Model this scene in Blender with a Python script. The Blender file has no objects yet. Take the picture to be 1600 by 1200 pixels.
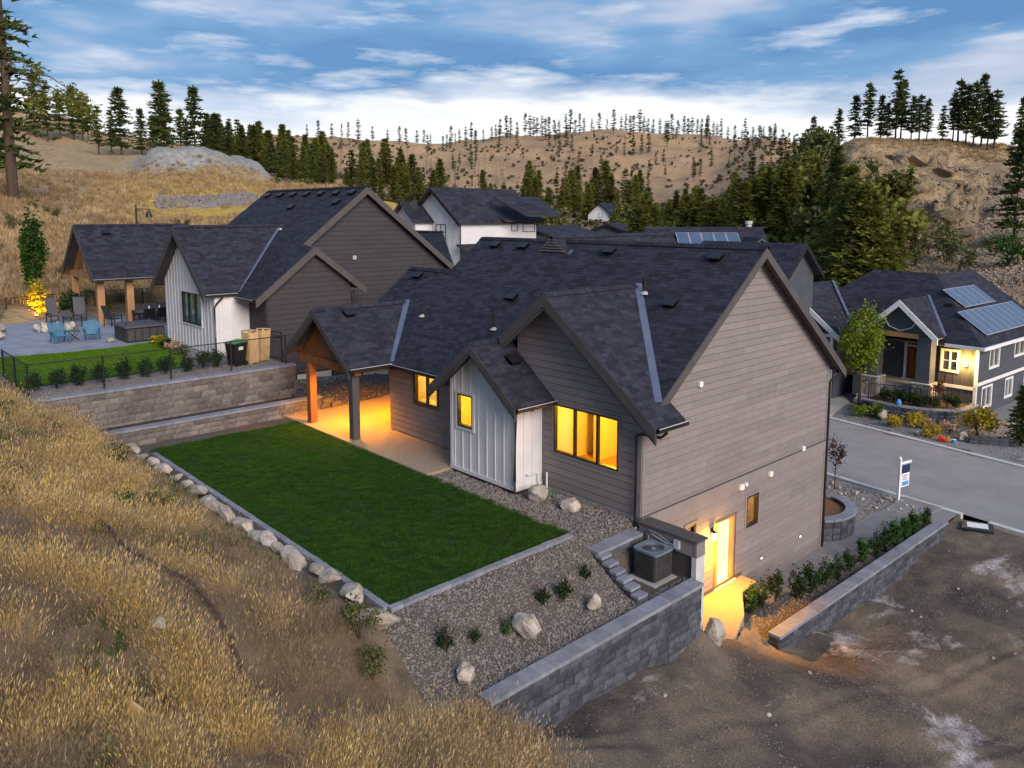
import bpy, math, random
import numpy as np
from mathutils import Vector, Matrix, noise
R = random.Random(11)
sc = bpy.context.scene
COL = sc.collection
rad = math.radians

# ------------------------------------------------------------------ camera
CX, CY_, CZ, YAW, PIT, FPX, PPY = 12.777, -16.626, 8.355, -0.826, 0.120, 1211.76, 480.0
cam_d = bpy.data.cameras.new("camera")
cam = bpy.data.objects.new("camera", cam_d)
COL.objects.link(cam)
cam.location = (CX, CY_, CZ)
cam.rotation_euler = (math.pi / 2 - PIT, 0, -YAW)
cam_d.sensor_width = 36.0
cam_d.lens = FPX / 1600 * 36
cam_d.shift_y = -(600 - PPY) / 1600
cam_d.clip_end = 3000
sc.camera = cam

# ------------------------------------------------------------------ world, sun, exposure
SUN_AZ, SUN_EL = rad(102), rad(27)      # azimuth measured from +Y towards +X
world = bpy.data.worlds.new("World")
sc.world = world
world.use_nodes = True
wt = world.node_tree
wt.nodes.clear()
def wn(t, **k):
    n = wt.nodes.new(t)
    for a, b in k.items():
        setattr(n, a, b)
    return n
wl = wt.links.new
sky = wn('ShaderNodeTexSky', sky_type='NISHITA', sun_disc=False)
sky.sun_elevation = SUN_EL
sky.sun_rotation = SUN_AZ
skym = wn('ShaderNodeVectorMath', operation='SCALE')
wl(sky.outputs[0], skym.inputs[0]); skym.inputs[3].default_value = 0.07
tc = wn('ShaderNodeTexCoord')
sep = wn('ShaderNodeSeparateXYZ'); wl(tc.outputs['Generated'], sep.inputs[0])
def wmath(op, a, b=None, c=None, clamp=False):
    n = wn('ShaderNodeMath', operation=op, use_clamp=clamp)
    for i, q in enumerate((a, b, c)):
        if q is None: continue
        if isinstance(q, (int, float)): n.inputs[i].default_value = q
        else: wl(q, n.inputs[i])
    return n.outputs[0]
az = wmath('ARCTAN2', sep.outputs[0], sep.outputs[1])
el = wmath('ARCSINE', sep.outputs[2])
def wnoise(sa, se, detail, off, rough=.55):
    cb = wn('ShaderNodeCombineXYZ')
    wl(wmath('MULTIPLY', sep.outputs[0], sa), cb.inputs[0])
    wl(wmath('MULTIPLY', sep.outputs[1], sa), cb.inputs[1])
    wl(wmath('MULTIPLY_ADD', el, se, off), cb.inputs[2])
    n = wn('ShaderNodeTexNoise'); n.inputs['Scale'].default_value = 1
    n.inputs['Detail'].default_value = detail; n.inputs['Roughness'].default_value = rough
    wl(cb.outputs[0], n.inputs['Vector'])
    return n.outputs[0]
def wramp(x, pts):
    n = wn('ShaderNodeValToRGB'); wl(x, n.inputs[0])
    e = n.color_ramp.elements
    while len(e) < len(pts): e.new(.5)
    for q, (p, c) in zip(e, pts):
        q.position = p; q.color = (*c, 1) if len(c) == 3 else c
    return n.outputs[0]
n_big = wnoise(2.6, 11, 4, 5.3)
n_fine = wnoise(6.5, 34, 6, 0.4, .6)
# cloud bank height varies with the noise; pale bright air underneath it
elw = wmath('ADD', el, wmath('MULTIPLY', wmath('SUBTRACT', n_big, .5), .15))
elw = wmath('ADD', elw, wmath('MULTIPLY', wmath('SUBTRACT', n_fine, .5), .10))
bank = wramp(elw, [(.122, (0, 0, 0)), (.152, (1, 1, 1)), (1.0, (1, 1, 1))])
pale = wramp(n_fine, [(.30, (.76, .78, .83)), (.60, (.93, .93, .94))])
blue = wramp(n_big, [(.42, (.095, .24, .47)), (.54, (.17, .33, .56)), (.64, (.42, .49, .64)), (.76, (.60, .65, .75))])
m_wisp = wn('ShaderNodeMixRGB'); wl(wramp(n_fine, [(.54, (0, 0, 0)), (.72, (.7, .7, .7))]), m_wisp.inputs[0])
wl(blue, m_wisp.inputs[1]); m_wisp.inputs[2].default_value = (.70, .74, .83, 1)
m_bank = wn('ShaderNodeMixRGB'); wl(bank, m_bank.inputs[0]); wl(pale, m_bank.inputs[1]); wl(m_wisp.outputs[0], m_bank.inputs[2])
m_sky = wn('ShaderNodeMixRGB'); m_sky.inputs[0].default_value = .88
wl(skym.outputs[0], m_sky.inputs[1]); wl(m_bank.outputs[0], m_sky.inputs[2])
bg = wn('ShaderNodeBackground'); wl(m_sky.outputs[0], bg.inputs[0]); bg.inputs[1].default_value = 0.71
wo = wn('ShaderNodeOutputWorld'); wl(bg.outputs[0], wo.inputs[0])

sun_d = bpy.data.lights.new("sun", 'SUN')
sun_d.energy = 2.4
sun_d.angle = rad(35)
sun_d.color = (1.0, .87, .78)
sun = bpy.data.objects.new("sun", sun_d)
COL.objects.link(sun)
sdir = Vector((math.sin(SUN_AZ) * math.cos(SUN_EL), math.cos(SUN_AZ) * math.cos(SUN_EL), math.sin(SUN_EL)))
sun.rotation_euler = (-sdir).to_track_quat('-Z', 'Y').to_euler()
sun.location = (30, -30, 40)

vs = sc.view_settings
vs.view_transform = 'Standard'; vs.look = 'None'; vs.exposure = 0.84; vs.gamma = 1.0; vs.use_curve_mapping = False
sc.cycles.use_adaptive_sampling = True
sc.cycles.adaptive_threshold = 0.02
sc.cycles.use_denoising = True
sc.cycles.max_bounces = 6
sc.cycles.transparent_max_bounces = 16
sc.cycles.sample_clamp_indirect = 6

# ------------------------------------------------------------------ helpers
_fw = Vector((math.sin(YAW) * math.cos(PIT), math.cos(YAW) * math.cos(PIT), -math.sin(PIT)))
_rt = Vector((math.cos(YAW), -math.sin(YAW), 0))
_up = _rt.cross(_fw)
_O = Vector((CX, CY_, CZ))
def surveyed(px, py, x=None, y=None, z=None, d=None):
    """world point seen at a photograph pixel, at a known plane or ground distance"""
    v = _fw + _rt * ((px - 800) / FPX) - _up * ((py - PPY) / FPX)
    if x is not None: t = (x - CX) / v.x
    elif y is not None: t = (y - CY_) / v.y
    elif z is not None: t = (z - CZ) / v.z
    else: t = d / math.hypot(v.x, v.y)
    return _O + v * t

WOFF = {}
def tag(o, label=None, cat=None, group=None, kind=None):
    if label: o["label"] = label
    if cat: o["category"] = cat
    if group: o["group"] = group
    if kind: o["kind"] = kind
    return o
def thing(name, label, cat, loc=(0, 0, 0), rz=0.0, group=None):
    o = bpy.data.objects.new(name, None)
    COL.objects.link(o)
    o.empty_display_size = .2
    o.location = loc
    o.rotation_euler = (0, 0, rz)
    WOFF[o.name] = Vector(loc)
    return tag(o, label, cat, group)
def link(me, name, parent=None, loc=(0, 0, 0), rot=None, scale=None, local=False):
    o = bpy.data.objects.new(name, me)
    COL.objects.link(o)
    loc = Vector(loc)
    if parent is not None:
        o.parent = parent
        if not local: loc = loc - WOFF[parent.name]
    o.location = loc
    if rot is not None: o.rotation_euler = rot
    if scale is not None: o.scale = scale
    WOFF[o.name] = Vector((0, 0, 0))
    return o
def copy_tree(o, parent=None):
    c = o.copy()
    COL.objects.link(c)
    c.parent = parent
    for ch in o.children:
        copy_tree(ch, c)
    return c

class MB:
    def __init__(s): s.v = []; s.f = []
    def add(s, vs, fs):
        n = len(s.v); s.v += [tuple(q) for q in vs]; s.f += [tuple(i + n for i in f) for f in fs]; return s
    def box(s, x0, x1, y0, y1, z0, z1):
        return s.add([(x0, y0, z0), (x1, y0, z0), (x1, y1, z0), (x0, y1, z0), (x0, y0, z1), (x1, y0, z1), (x1, y1, z1), (x0, y1, z1)],
              [(3, 2, 1, 0), (4, 5, 6, 7), (0, 1, 5, 4), (1, 2, 6, 5), (2, 3, 7, 6), (3, 0, 4, 7)])
    def slab(s, pts, vec):
        n = len(pts); vec = Vector(vec)
        a = [Vector(p) for p in pts]
        return s.add(a + [p + vec for p in a], [tuple(range(n))[::-1], tuple(range(n, 2 * n))] + [(i, (i + 1) % n, n + (i + 1) % n, n + i) for i in range(n)])
    def bar(s, p0, p1, w, h, up=(0, 0, 1), ext=0.0):
        p0, p1 = Vector(p0), Vector(p1)
        d = (p1 - p0).normalized(); p0 = p0 - d * ext; p1 = p1 + d * ext
        sd = d.cross(Vector(up))
        if sd.length < 1e-5: sd = d.cross(Vector((1, 0, 0)))
        sd.normalize(); u = sd.cross(d).normalized()
        q = []
        for p in (p0, p1):
            q += [p - sd * w / 2 - u * h / 2, p + sd * w / 2 - u * h / 2, p + sd * w / 2 + u * h / 2, p - sd * w / 2 + u * h / 2]
        return s.add(q, [(3, 2, 1, 0), (4, 5, 6, 7), (0, 1, 5, 4), (1, 2, 6, 5), (2, 3, 7, 6), (3, 0, 4, 7)])
    def tube(s, pts, r, seg=6):
        pts = [Vector(p) for p in pts]; n = len(pts)
        rs = r if isinstance(r, (list, tuple)) else [r] * n
        vs = []
        for i, p in enumerate(pts):
            d = (pts[min(i + 1, n - 1)] - pts[max(i - 1, 0)]).normalized()
            a = d.cross(Vector((0, 0, 1)))
            if a.length < .05: a = d.cross(Vector((0, 1, 0)))
            a.normalize(); b = d.cross(a)
            for k in range(seg):
                t = 2 * math.pi * k / seg
                vs.append(p + (a * math.cos(t) + b * math.sin(t)) * rs[i])
        fs = [(i * seg + k, i * seg + (k + 1) % seg, (i + 1) * seg + (k + 1) % seg, (i + 1) * seg + k) for i in range(n - 1) for k in range(seg)]
        fs += [tuple(range(seg))[::-1], tuple(range((n - 1) * seg, n * seg))]
        return s.add(vs, fs)
    def lathe(s, prof, c=(0, 0, 0), seg=12):
        vs = []; n = len(prof)
        for r, z in prof:
            for k in range(seg):
                t = 2 * math.pi * k / seg
                vs.append((c[0] + r * math.cos(t), c[1] + r * math.sin(t), c[2] + z))
        fs = [(i * seg + k, i * seg + (k + 1) % seg, (i + 1) * seg + (k + 1) % seg, (i + 1) * seg + k) for i in range(n - 1) for k in range(seg)]
        fs += [tuple(range(seg))[::-1], tuple(range((n - 1) * seg, n * seg))]
        return s.add(vs, fs)
    def mesh(s, name, m, smooth=False):
        me = bpy.data.meshes.new(name)
        me.from_pydata([tuple(v) for v in s.v], [], s.f)
        if m: me.materials.append(m)
        if smooth: me.shade_smooth()
        return me
    def build(s, name, m, parent=None, smooth=False, local=False, bevel=0):
        o = link(s.mesh(name, m, smooth), name, parent, local=local)
        if bevel:
            b = o.modifiers.new("bevel", 'BEVEL'); b.width = bevel; b.segments = 2; b.limit_method = 'ANGLE'
        return o
def mesh_np(name, V, F, m, smooth=False):
    """V (n,3), F (k,3 or 4) numpy"""
    me = bpy.data.meshes.new(name)
    V = np.asarray(V, np.float32); F = np.asarray(F, np.int32)
    me.vertices.add(len(V)); me.vertices.foreach_set("co", V.ravel())
    k = F.shape[1]
    me.loops.add(F.size); me.loops.foreach_set("vertex_index", F.ravel())
    me.polygons.add(len(F)); me.polygons.foreach_set("loop_start", np.arange(0, F.size, k, dtype=np.int32))
    me.polygons.foreach_set("loop_total", np.full(len(F), k, np.int32))
    me.update(calc_edges=True)
    if m: me.materials.append(m)
    if smooth: me.shade_smooth()
    else: me.shade_flat()
    return me

# ------------------------------------------------------------------ materials
MATS = {}
def nodes(name):
    m = bpy.data.materials.new(name); m.use_nodes = True
    MATS[name] = m
    t = m.node_tree
    return m, t, t.nodes['Principled BSDF']
def nn(t, ty, **k):
    n = t.nodes.new(ty)
    for a, b in k.items():
        if a.startswith('_'): n.inputs[a[1:].replace('_', ' ')].default_value = b
        else: setattr(n, a, b)
    return n
def ramp(t, fac, stops):
    r = nn(t, 'ShaderNodeValToRGB'); t.links.new(fac, r.inputs[0])
    e = r.color_ramp.elements
    while len(e) < len(stops): e.new(.5)
    for q, (p, c) in zip(e, stops): q.position = p; q.color = (*c, 1) if len(c) == 3 else c
    return r.outputs[0]
def noise_n(t, vec, scale, detail=4, rough=.6, stretch=None):
    n = nn(t, 'ShaderNodeTexNoise', _Scale=scale, _Detail=detail, _Roughness=rough)
    if stretch:
        mp = nn(t, 'ShaderNodeMapping'); mp.inputs['Scale'].default_value = stretch
        t.links.new(vec, mp.inputs[0]); vec = mp.outputs[0]
    t.links.new(vec, n.inputs['Vector'])
    return n.outputs[0]
def surf(name, c1, c2, scale=3.0, rough=.8, bump=.2, bscale=None, rnd=0.0, isl=0.0, detail=5, spec=.3, metal=0.0, stretch=None, transl=None, lo=.3, hi=.7, bdist=.02, attr=None):
    m, t, b = nodes(name)
    L = t.links.new
    pos = nn(t, 'ShaderNodeNewGeometry')
    oi = nn(t, 'ShaderNodeObjectInfo')
    vec = pos.outputs['Position']
    if rnd:
        a = nn(t, 'ShaderNodeVectorMath', operation='SCALE'); a.inputs[0].default_value = (13, 7, 5)
        L(oi.outputs['Random'], a.inputs[3])
        ad = nn(t, 'ShaderNodeVectorMath', operation='ADD'); L(vec, ad.inputs[0]); L(a.outputs[0], ad.inputs[1]); vec = ad.outputs[0]
    f = noise_n(t, vec, scale, detail, stretch=stretch)
    col = ramp(t, f, [(lo, c1), (hi, c2)])
    if attr:
        at = nn(t, 'ShaderNodeVertexColor', layer_name=attr)
        mx = nn(t, 'ShaderNodeMixRGB', blend_type='MULTIPLY'); mx.inputs[0].default_value = 1
        L(at.outputs[0], mx.inputs[1]); L(col, mx.inputs[2]); col = mx.outputs[0]
    if rnd or isl:
        val = nn(t, 'ShaderNodeMath', operation='MULTIPLY_ADD'); val.inputs[1].default_value = 2 * rnd; val.inputs[2].default_value = 1 - rnd
        L(oi.outputs['Random'], val.inputs[0]); v = val.outputs[0]
        if isl:
            v2 = nn(t, 'ShaderNodeMath', operation='MULTIPLY_ADD'); v2.inputs[1].default_value = 2 * isl; v2.inputs[2].default_value = 1 - isl
            L(pos.outputs['Random Per Island'], v2.inputs[0])
            mm = nn(t, 'ShaderNodeMath', operation='MULTIPLY'); L(v, mm.inputs[0]); L(v2.outputs[0], mm.inputs[1]); v = mm.outputs[0]
        h = nn(t, 'ShaderNodeHueSaturation'); L(v, h.inputs['Value']); L(col, h.inputs['Color']); col = h.outputs[0]
    L(col, b.inputs['Base Color'])
    b.inputs['Roughness'].default_value = rough
    b.inputs['Specular IOR Level'].default_value = spec
    b.inputs['Metallic'].default_value = metal
    if bump:
        bn = nn(t, 'ShaderNodeBump', _Strength=bump, _Distance=bdist)
        L(noise_n(t, vec, bscale or scale * 6, 5, .65), bn.inputs['Height']); L(bn.outputs[0], b.inputs['Normal'])
    if transl:
        out = t.nodes['Material Output']
        tr = nn(t, 'ShaderNodeBsdfTranslucent'); L(col, tr.inputs[0])
        mx = nn(t, 'ShaderNodeMixShader'); mx.inputs[0].default_value = transl
        L(b.outputs[0], mx.inputs[1]); L(tr.outputs[0], mx.inputs[2]); L(mx.outputs[0], out.inputs[0])
    return m
def glass(name, tint=(1, 1, 1), refl=.12, dark=None):
    m, t, b = nodes(name); L = t.links.new
    out = t.nodes['Material Output']
    tr = nn(t, 'ShaderNodeBsdfTransparent'); tr.inputs[0].default_value = (*tint, 1)
    base = tr.outputs[0]
    if dark:
        b.inputs['Base Color'].default_value = (*dark, 1); b.inputs['Roughness'].default_value = .08
        base = b.outputs[0]
    gl = nn(t, 'ShaderNodeBsdfGlossy', _Roughness=.03)
    lw = nn(t, 'ShaderNodeLayerWeight', _Blend=.25)
    mx = nn(t, 'ShaderNodeMixShader')
    ma = nn(t, 'ShaderNodeMath', operation='MULTIPLY_ADD', use_clamp=True); ma.inputs[1].default_value = .6; ma.inputs[2].default_value = refl
    L(lw.outputs['Fresnel'], ma.inputs[0]); L(ma.outputs[0], mx.inputs[0]); L(base, mx.inputs[1]); L(gl.outputs[0], mx.inputs[2]); L(mx.outputs[0], out.inputs[0])
    return m
def emit(name, c, s):
    m, t, b = nodes(name)
    b.inputs['Base Color'].default_value = (*c, 1)
    b.inputs['Emission Color'].default_value = (*c, 1); b.inputs['Emission Strength'].default_value = s
    return m
M_siding = surf('siding_taupe', (.185, .160, .155), (.220, .191, .184), 2.5, .7, .15, 40, rnd=.09)
M_siding2 = surf('siding_charcoal_shaded', (.036, .034, .039), (.048, .045, .050), 1.2, .7, .15, 40, rnd=.06)  # charcoal darkened further: shade over the terrace house put into the colour
M_siding3 = surf('siding_slate', (.055, .062, .075), (.075, .082, .098), 1.2, .7, .15, 40, rnd=.06)
M_white = surf('white_board', (.56, .545, .55), (.64, .625, .63), 1.5, .65, .08, 30)
M_whitet = surf('white_trim', (.62, .62, .62), (.74, .74, .73), 2, .5, .04, 30)
M_trim = surf('dark_trim', (.062, .056, .055), (.085, .077, .074), 2, .6, .08, 30)
M_black = surf('black_metal', (.008, .008, .009), (.016, .015, .015), 4, .45, .05, 30, spec=.4)
M_gutter = surf('gutter_metal', (.35, .35, .37), (.5, .5, .52), 3, .4, .03, 30, spec=.5)
M_shingle = surf('shingle', (.014, .014, .023), (.029, .029, .043), 5, .8, .2, 120, isl=.42, spec=.3, bdist=.004)  # blue of the sky's reflection put into both shingle base colours
M_shingle1 = surf('shingle_tab', (.014, .014, .023), (.029, .029, .043), 5, .8, .2, 120, rnd=.42, spec=.3, bdist=.004)
M_flash = surf('valley_metal', (.10, .12, .18), (.15, .17, .24), 2, .45, .05, 20, metal=.35, spec=.5)
M_wood = surf('cedar', (.17, .055, .018), (.28, .105, .036), 2, .55, .2, 20, stretch=(1, 1, .2))
M_wood2 = surf('fir_beam', (.30, .16, .075), (.44, .25, .12), 2, .6, .2, 20, stretch=(1, 1, .2))
M_crate = surf('crate_wood', (.42, .27, .13), (.60, .40, .20), 5, .75, .3, 30, rnd=.1)
M_conc = surf('concrete', (.30, .29, .28), (.40, .385, .37), 2.2, .85, .25, 60)
M_concl = surf('kerb_concrete', (.42, .41, .39), (.55, .53, .50), 3, .85, .25, 60)
M_patio = surf('stamped_patio', (.17, .19, .24), (.29, .31, .36), 1.3, .7, .3, 12)
M_agg = surf('exposed_aggregate', (.25, .185, .125), (.36, .275, .19), 14, .9, .4, 90, lo=.35, hi=.65)
M_walk = surf('walk_concrete', (.17, .16, .16), (.235, .222, .22), 1.5, .85, .25, 60)
M_asph = surf('asphalt', (.215, .202, .200), (.275, .260, .256), .8, .9, .4, 120, bdist=.01)
M_block = surf('wall_block', (.036, .041, .054), (.088, .092, .110), 5, .9, .8, 26, rnd=.36, bdist=.03)
M_blockb = surf('wall_block_brown', (.105, .092, .084), (.175, .152, .138), 5, .9, .7, 26, rnd=.28, bdist=.03)
M_cap = surf('wall_cap', (.155, .160, .190), (.235, .240, .270), 5, .85, .35, 40, rnd=.14)
M_crag = surf('crag_rock', (.12, .085, .045), (.40, .295, .165), .9, .95, 1.0, 3.0, rnd=.2, bdist=.5, detail=8)
M_scree = surf('scree_stone', (.14, .10, .068), (.26, .195, .135), 2, .95, .3, 10, isl=.5)
M_rock = surf('boulder', (.22, .18, .14), (.52, .47, .41), 3.2, .9, .8, 14, rnd=.14, bdist=.05)
M_gravel = surf('gravel_stone', (.080, .070, .064), (.165, .146, .132), 6, .9, .2, 40, isl=.72, spec=.2)
M_bed = surf('gravel_bed', (.055, .047, .041), (.13, .11, .095), 38, .95, .8, 60, bdist=.03, lo=.38, hi=.62)
M_mulch = surf('bark_mulch', (.10, .045, .020), (.24, .12, .055), 30, .95, .8, 60, bdist=.03)
M_gravg = surf('grey_gravel', (.13, .125, .125), (.30, .29, .285), 30, .95, .8, 60, bdist=.03)
M_lawnb = surf('lawn_soil', (.006, .022, .003), (.014, .045, .006), 1.0, .95, .6, 40)
M_lawn = surf('lawn_blade', (.011, .045, .005), (.052, .130, .011), .45, .6, 0, rnd=.25, transl=.25, spec=.15)
M_lawn2 = surf('bright_lawn_blade', (.060, .145, .006), (.115, .225, .012), .9, .6, 0, rnd=.2, transl=.25, spec=.15)
M_lawn2b = surf('bright_lawn_soil', (.04, .10, .005), (.09, .18, .01), 1.5, .95, .6, 40)
M_dry = surf('dry_grass_blade', (.33, .235, .115), (.64, .48, .25), 1.1, .7, 0, rnd=.20, isl=.30, transl=.3, spec=.1, lo=.34, hi=.66)
M_dryo = surf('golden_grass_blade', (.40, .26, .07), (.68, .47, .16), 1.1, .7, 0, rnd=.2, isl=.25, transl=.28, spec=.1)
M_dryg = surf('dead_grass_blade', (.16, .115, .078), (.40, .295, .18), 1.4, .75, 0, rnd=.22, isl=.35, transl=.22, spec=.1)
M_dryh = surf('hill_grass_blade', (.25, .165, .085), (.50, .36, .19), .12, .8, 0, rnd=.35, transl=.2, spec=.1)
M_dryb = surf('dry_soil', (.085, .064, .045), (.215, .158, .10), 1.6, .95, .8, 20, bdist=.06)
M_twig = surf('twig', (.035, .022, .018), (.075, .05, .04), 8, .9, .3)
M_bark = surf('pine_bark', (.040, .026, .018), (.105, .070, .048), 6, .95, .8, 14)
M_pine = surf('pine_needles', (.036, .052, .014), (.092, .115, .030), .25, .75, 0, rnd=.34, isl=.35, transl=.2, spec=.15)
M_pinel = surf('young_pine_needles', (.088, .102, .018), (.190, .192, .042), .2, .75, 0, rnd=.3, isl=.35, transl=.38, spec=.15)
M_pinef = surf('far_pine_needles', (.050, .058, .022), (.110, .110, .042), .1, .8, 0, rnd=.3, isl=.3, transl=.2, spec=.1)
M_dead = surf('dead_wood', (.085, .062, .052), (.155, .115, .095), .5, .95, 0, rnd=.3)
M_leafg = surf('green_leaf', (.020, .060, .008), (.055, .125, .016), 1.5, .6, 0, isl=.4, rnd=.15, transl=.3, spec=.2)
M_leafy = surf('lime_leaf', (.105, .165, .012), (.235, .285, .026), 1.2, .6, 0, isl=.35, rnd=.12, transl=.35, spec=.2)
M_leafd = surf('dark_leaf', (.010, .026, .007), (.028, .056, .014), 2, .6, 0, isl=.4, rnd=.2, transl=.2, spec=.2)
M_leafp = surf('purple_leaf', (.050, .022, .020), (.105, .045, .035), 3, .6, 0, isl=.4, transl=.25, spec=.2)
M_leafo = surf('golden_leaf', (.30, .22, .012), (.52, .40, .04), 3, .6, 0, isl=.3, rnd=.12, transl=.35, spec=.2)
M_flow = surf('faded_bloom', (.32, .20, .13), (.52, .36, .26), 6, .8, 0, isl=.35, transl=.2)
M_sage = surf('sage_leaf', (.055, .070, .020), (.135, .135, .045), 3, .7, 0, isl=.35, rnd=.2, transl=.2)
M_solar = surf('solar_cell', (.055, .08, .13), (.075, .10, .16), 1, .22, 0, spec=.7)
M_blind = surf('white_blind', (.40, .40, .37), (.46, .46, .43), 2, .8, 0)
M_green = surf('green_plastic', (.035, .19, .06), (.045, .23, .075), 3, .45, .05)
M_adir = surf('blue_plastic', (.028, .12, .20), (.04, .16, .25), 3, .5, .05)
M_sling = surf('grey_sling', (.060, .060, .068), (.085, .085, .095), 8, .7, .1)
M_door = surf('mahogany', (.115, .032, .014), (.20, .062, .026), 3, .4, .15, stretch=(1, 1, .2))
M_stone = surf('ledge_stone', (.22, .19, .17), (.42, .37, .33), 5, .9, .7, 20, rnd=.25)
M_red = surf('red_plastic', (.60, .03, .015), (.7, .05, .02), 3, .4, 0)
M_blue = surf('sky_blue_plastic', (.05, .22, .55), (.07, .28, .62), 3, .4, 0)
M_navy = surf('navy_print', (.016, .026, .06), (.02, .03, .07), 3, .5, 0)
M_acg = surf('condenser_grey', (.11, .13, .155), (.16, .185, .21), 4, .5, .05, 30, spec=.4)
M_acd = surf('condenser_dark', (.035, .034, .036), (.06, .058, .058), 4, .55, .1, 30)
M_room = surf('room_paint', (.62, .54, .42), (.70, .62, .50), 1, .8, 0)
M_floor = surf('room_floor', (.40, .20, .07), (.50, .27, .10), 4, .5, .1, stretch=(.3, 2, 1))
M_cab = surf('cabinet', (.20, .12, .06), (.28, .17, .09), 3, .5, .1)
G_clear = glass('clear_glass', refl=.03)
G_dark = glass('reflective_glass', dark=(.012, .018, .02), refl=.25)
G_teal = glass('teal_glass', dark=(.03, .15, .15), refl=.2)
E_warm = emit('lit_lamp', (1.0, .62, .20), 30)
E_bulb = emit('lit_downlight', (1.0, .78, .48), 18)
E_pane = emit('lit_frosted_pane', (1.0, .60, .02), .8)
E_doorp = emit('lit_door_pane', (1.0, .68, .26), .75)

def lamp(name, loc, energy, color=(1, .62, .22), kind='POINT', size=.1, spot=None, rot=None):
    d = bpy.data.lights.new(name, kind); d.energy = energy; d.color = color
    if kind == 'AREA': d.size = size
    else: d.shadow_soft_size = size
    if spot: d.spot_size = spot; d.spot_blend = .6
    o = bpy.data.objects.new(name, d); COL.objects.link(o); o.location = loc
    if rot: o.rotation_euler = rot
    return o
def fbm(x, y, s, o=4):
    return noise.fractal(Vector((x * s, y * s, 7.3)), .9, 2.1, o)
def sstep(a, b, x):
    t = min(1, max(0, (x - a) / (b - a))); return t * t * (3 - 2 * t)
# ------------------------------------------------------------------ terrain
HZ = 333.9
def zimg(y, d, px):
    return surveyed(px, y, d=d).z
PROF = {
 -900: [(36, 2), (60, 8), (120, 24), (300, 50), (600, 60)],
 -300: [(36, .5), (52, 3), (80, 12), (130, 24), (300, 48), (600, 50)],
 0: [(36, .2), (53, 1.0), (58, 'y482'), (75, 'y425'), (95, 'y352'), (120, 'y302'), (160, 'y262'), (230, 'y200'), (300, 'y168'), (420, 'y190'), (640, 'y240')],
 100: [(36, .2), (54, 1.0), (60, 'y480'), (78, 'y420'), (98, 'y352'), (125, 'y312'), (165, 'y268'), (230, 'y222'), (300, 'y182'), (420, 'y205'), (640, 'y245')],
 200: [(36, 0), (52, .8), (60, 'y475'), (80, 'y420'), (100, 'y362'), (125, 'y322'), (160, 'y278'), (200, 'y250'), (260, 'y224'), (330, 'y214'), (450, 'y230'), (640, 'y250')],
 300: [(36, -1), (60, 0), (82, 'y400'), (105, 'y350'), (130, 'y310'), (150, 'y282'), (180, 'y258'), (230, 'y240'), (300, 'y234'), (400, 'y226'), (520, 'y232'), (640, 'y255')],
 450: [(36, -2), (70, -1), (100, 'y350'), (130, 'y306'), (150, 'y290'), (180, 'y293'), (220, 'y285'), (280, 'y255'), (350, 'y225'), (420, 'y211'), (520, 'y225'), (640, 'y255')],
 530: [(36, -3), (75, -1.5), (105, 'y345'), (128, 'y308'), (148, 'y297'), (178, 'y306'), (220, 'y295'), (280, 'y264'), (350, 'y233'), (420, 'y216'), (520, 'y230'), (640, 'y255')],
 600: [(36, -4.6), (80, -2.5), (110, 'y345'), (130, 'y322'), (150, 'y318'), (175, 'y328'), (220, 'y308'), (280, 'y275'), (360, 'y240'), (430, 'y222'), (550, 'y240'), (640, 'y255')],
 700: [(36, -4.7), (100, -2.5), (150, 'y350'), (200, 'y335'), (260, 'y300'), (330, 'y262'), (400, 'y236'), (450, 'y223'), (560, 'y240'), (640, 'y255')],
 800: [(36, -4.7), (100, -3), (150, 'y358'), (200, 'y345'), (260, 'y310'), (320, 'y270'), (380, 'y231'), (430, 'y209'), (560, 'y235'), (640, 'y250')],
 950: [(36, -4.7), (100, -3.5), (150, 'y363'), (200, 'y350'), (240, 'y325'), (300, 'y280'), (370, 'y232'), (420, 'y206'), (560, 'y235'), (640, 'y250')],
 1100: [(36, -4.7), (75, -4.6), (100, -3), (140, 'y365'), (180, 'y350'), (220, 'y320'), (290, 'y272'), (360, 'y232'), (410, 'y212'), (560, 'y245'), (640, 'y255')],
 1200: [(36, -4.7), (68, -4.6), (82, -3.5), (100, 'y385'), (130, 'y355'), (170, 'y318'), (230, 'y270'), (300, 'y236'), (380, 'y220'), (560, 'y250'), (640, 'y255')],
 1270: [(36, -4.7), (64, -4.6), (76, -2), (90, 'y385'), (105, 'y330'), (120, 'y276'), (135, 'y246'), (160, 'y243'), (200, 'y262'), (300, 'y240'), (400, 'y228'), (640, 'y255')],
 1330: [(36, -4.7), (63, -4.6), (75, 'y440'), (88, 'y372'), (100, 'y310'), (115, 'y240'), (130, 'y214'), (150, 'y222'), (200, 'y250'), (400, 'y240'), (640, 'y255')],
 1450: [(36, -4.7), (63, -4.6), (73, 'y438'), (85, 'y382'), (100, 'y320'), (118, 'y255'), (132, 'y214'), (155, 'y222'), (220, 'y255'), (400, 'y245'), (640, 'y255')],
 1530: [(36, -4.7), (63, -4.6), (73, 'y438'), (85, 'y390'), (100, 'y340'), (118, 'y275'), (135, 'y222'), (160, 'y232'), (220, 'y260'), (400, 'y250'), (640, 'y255')],
 1620: [(36, -4.7), (63, -4.6), (73, 'y432'), (85, 'y382'), (100, 'y335'), (120, 'y280'), (138, 'y236'), (160, 'y242'), (220, 'y265'), (400, 'y255'), (640, 'y260')],
 2300: [(36, -4.7), (63, -4.4), (90, 2), (130, 12), (200, 14), (400, 20), (640, 30)],
}
_pxs = sorted(PROF)
_az = [math.atan((p - 800) / FPX) for p in _pxs]
_pd, _pz = [], []
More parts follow.
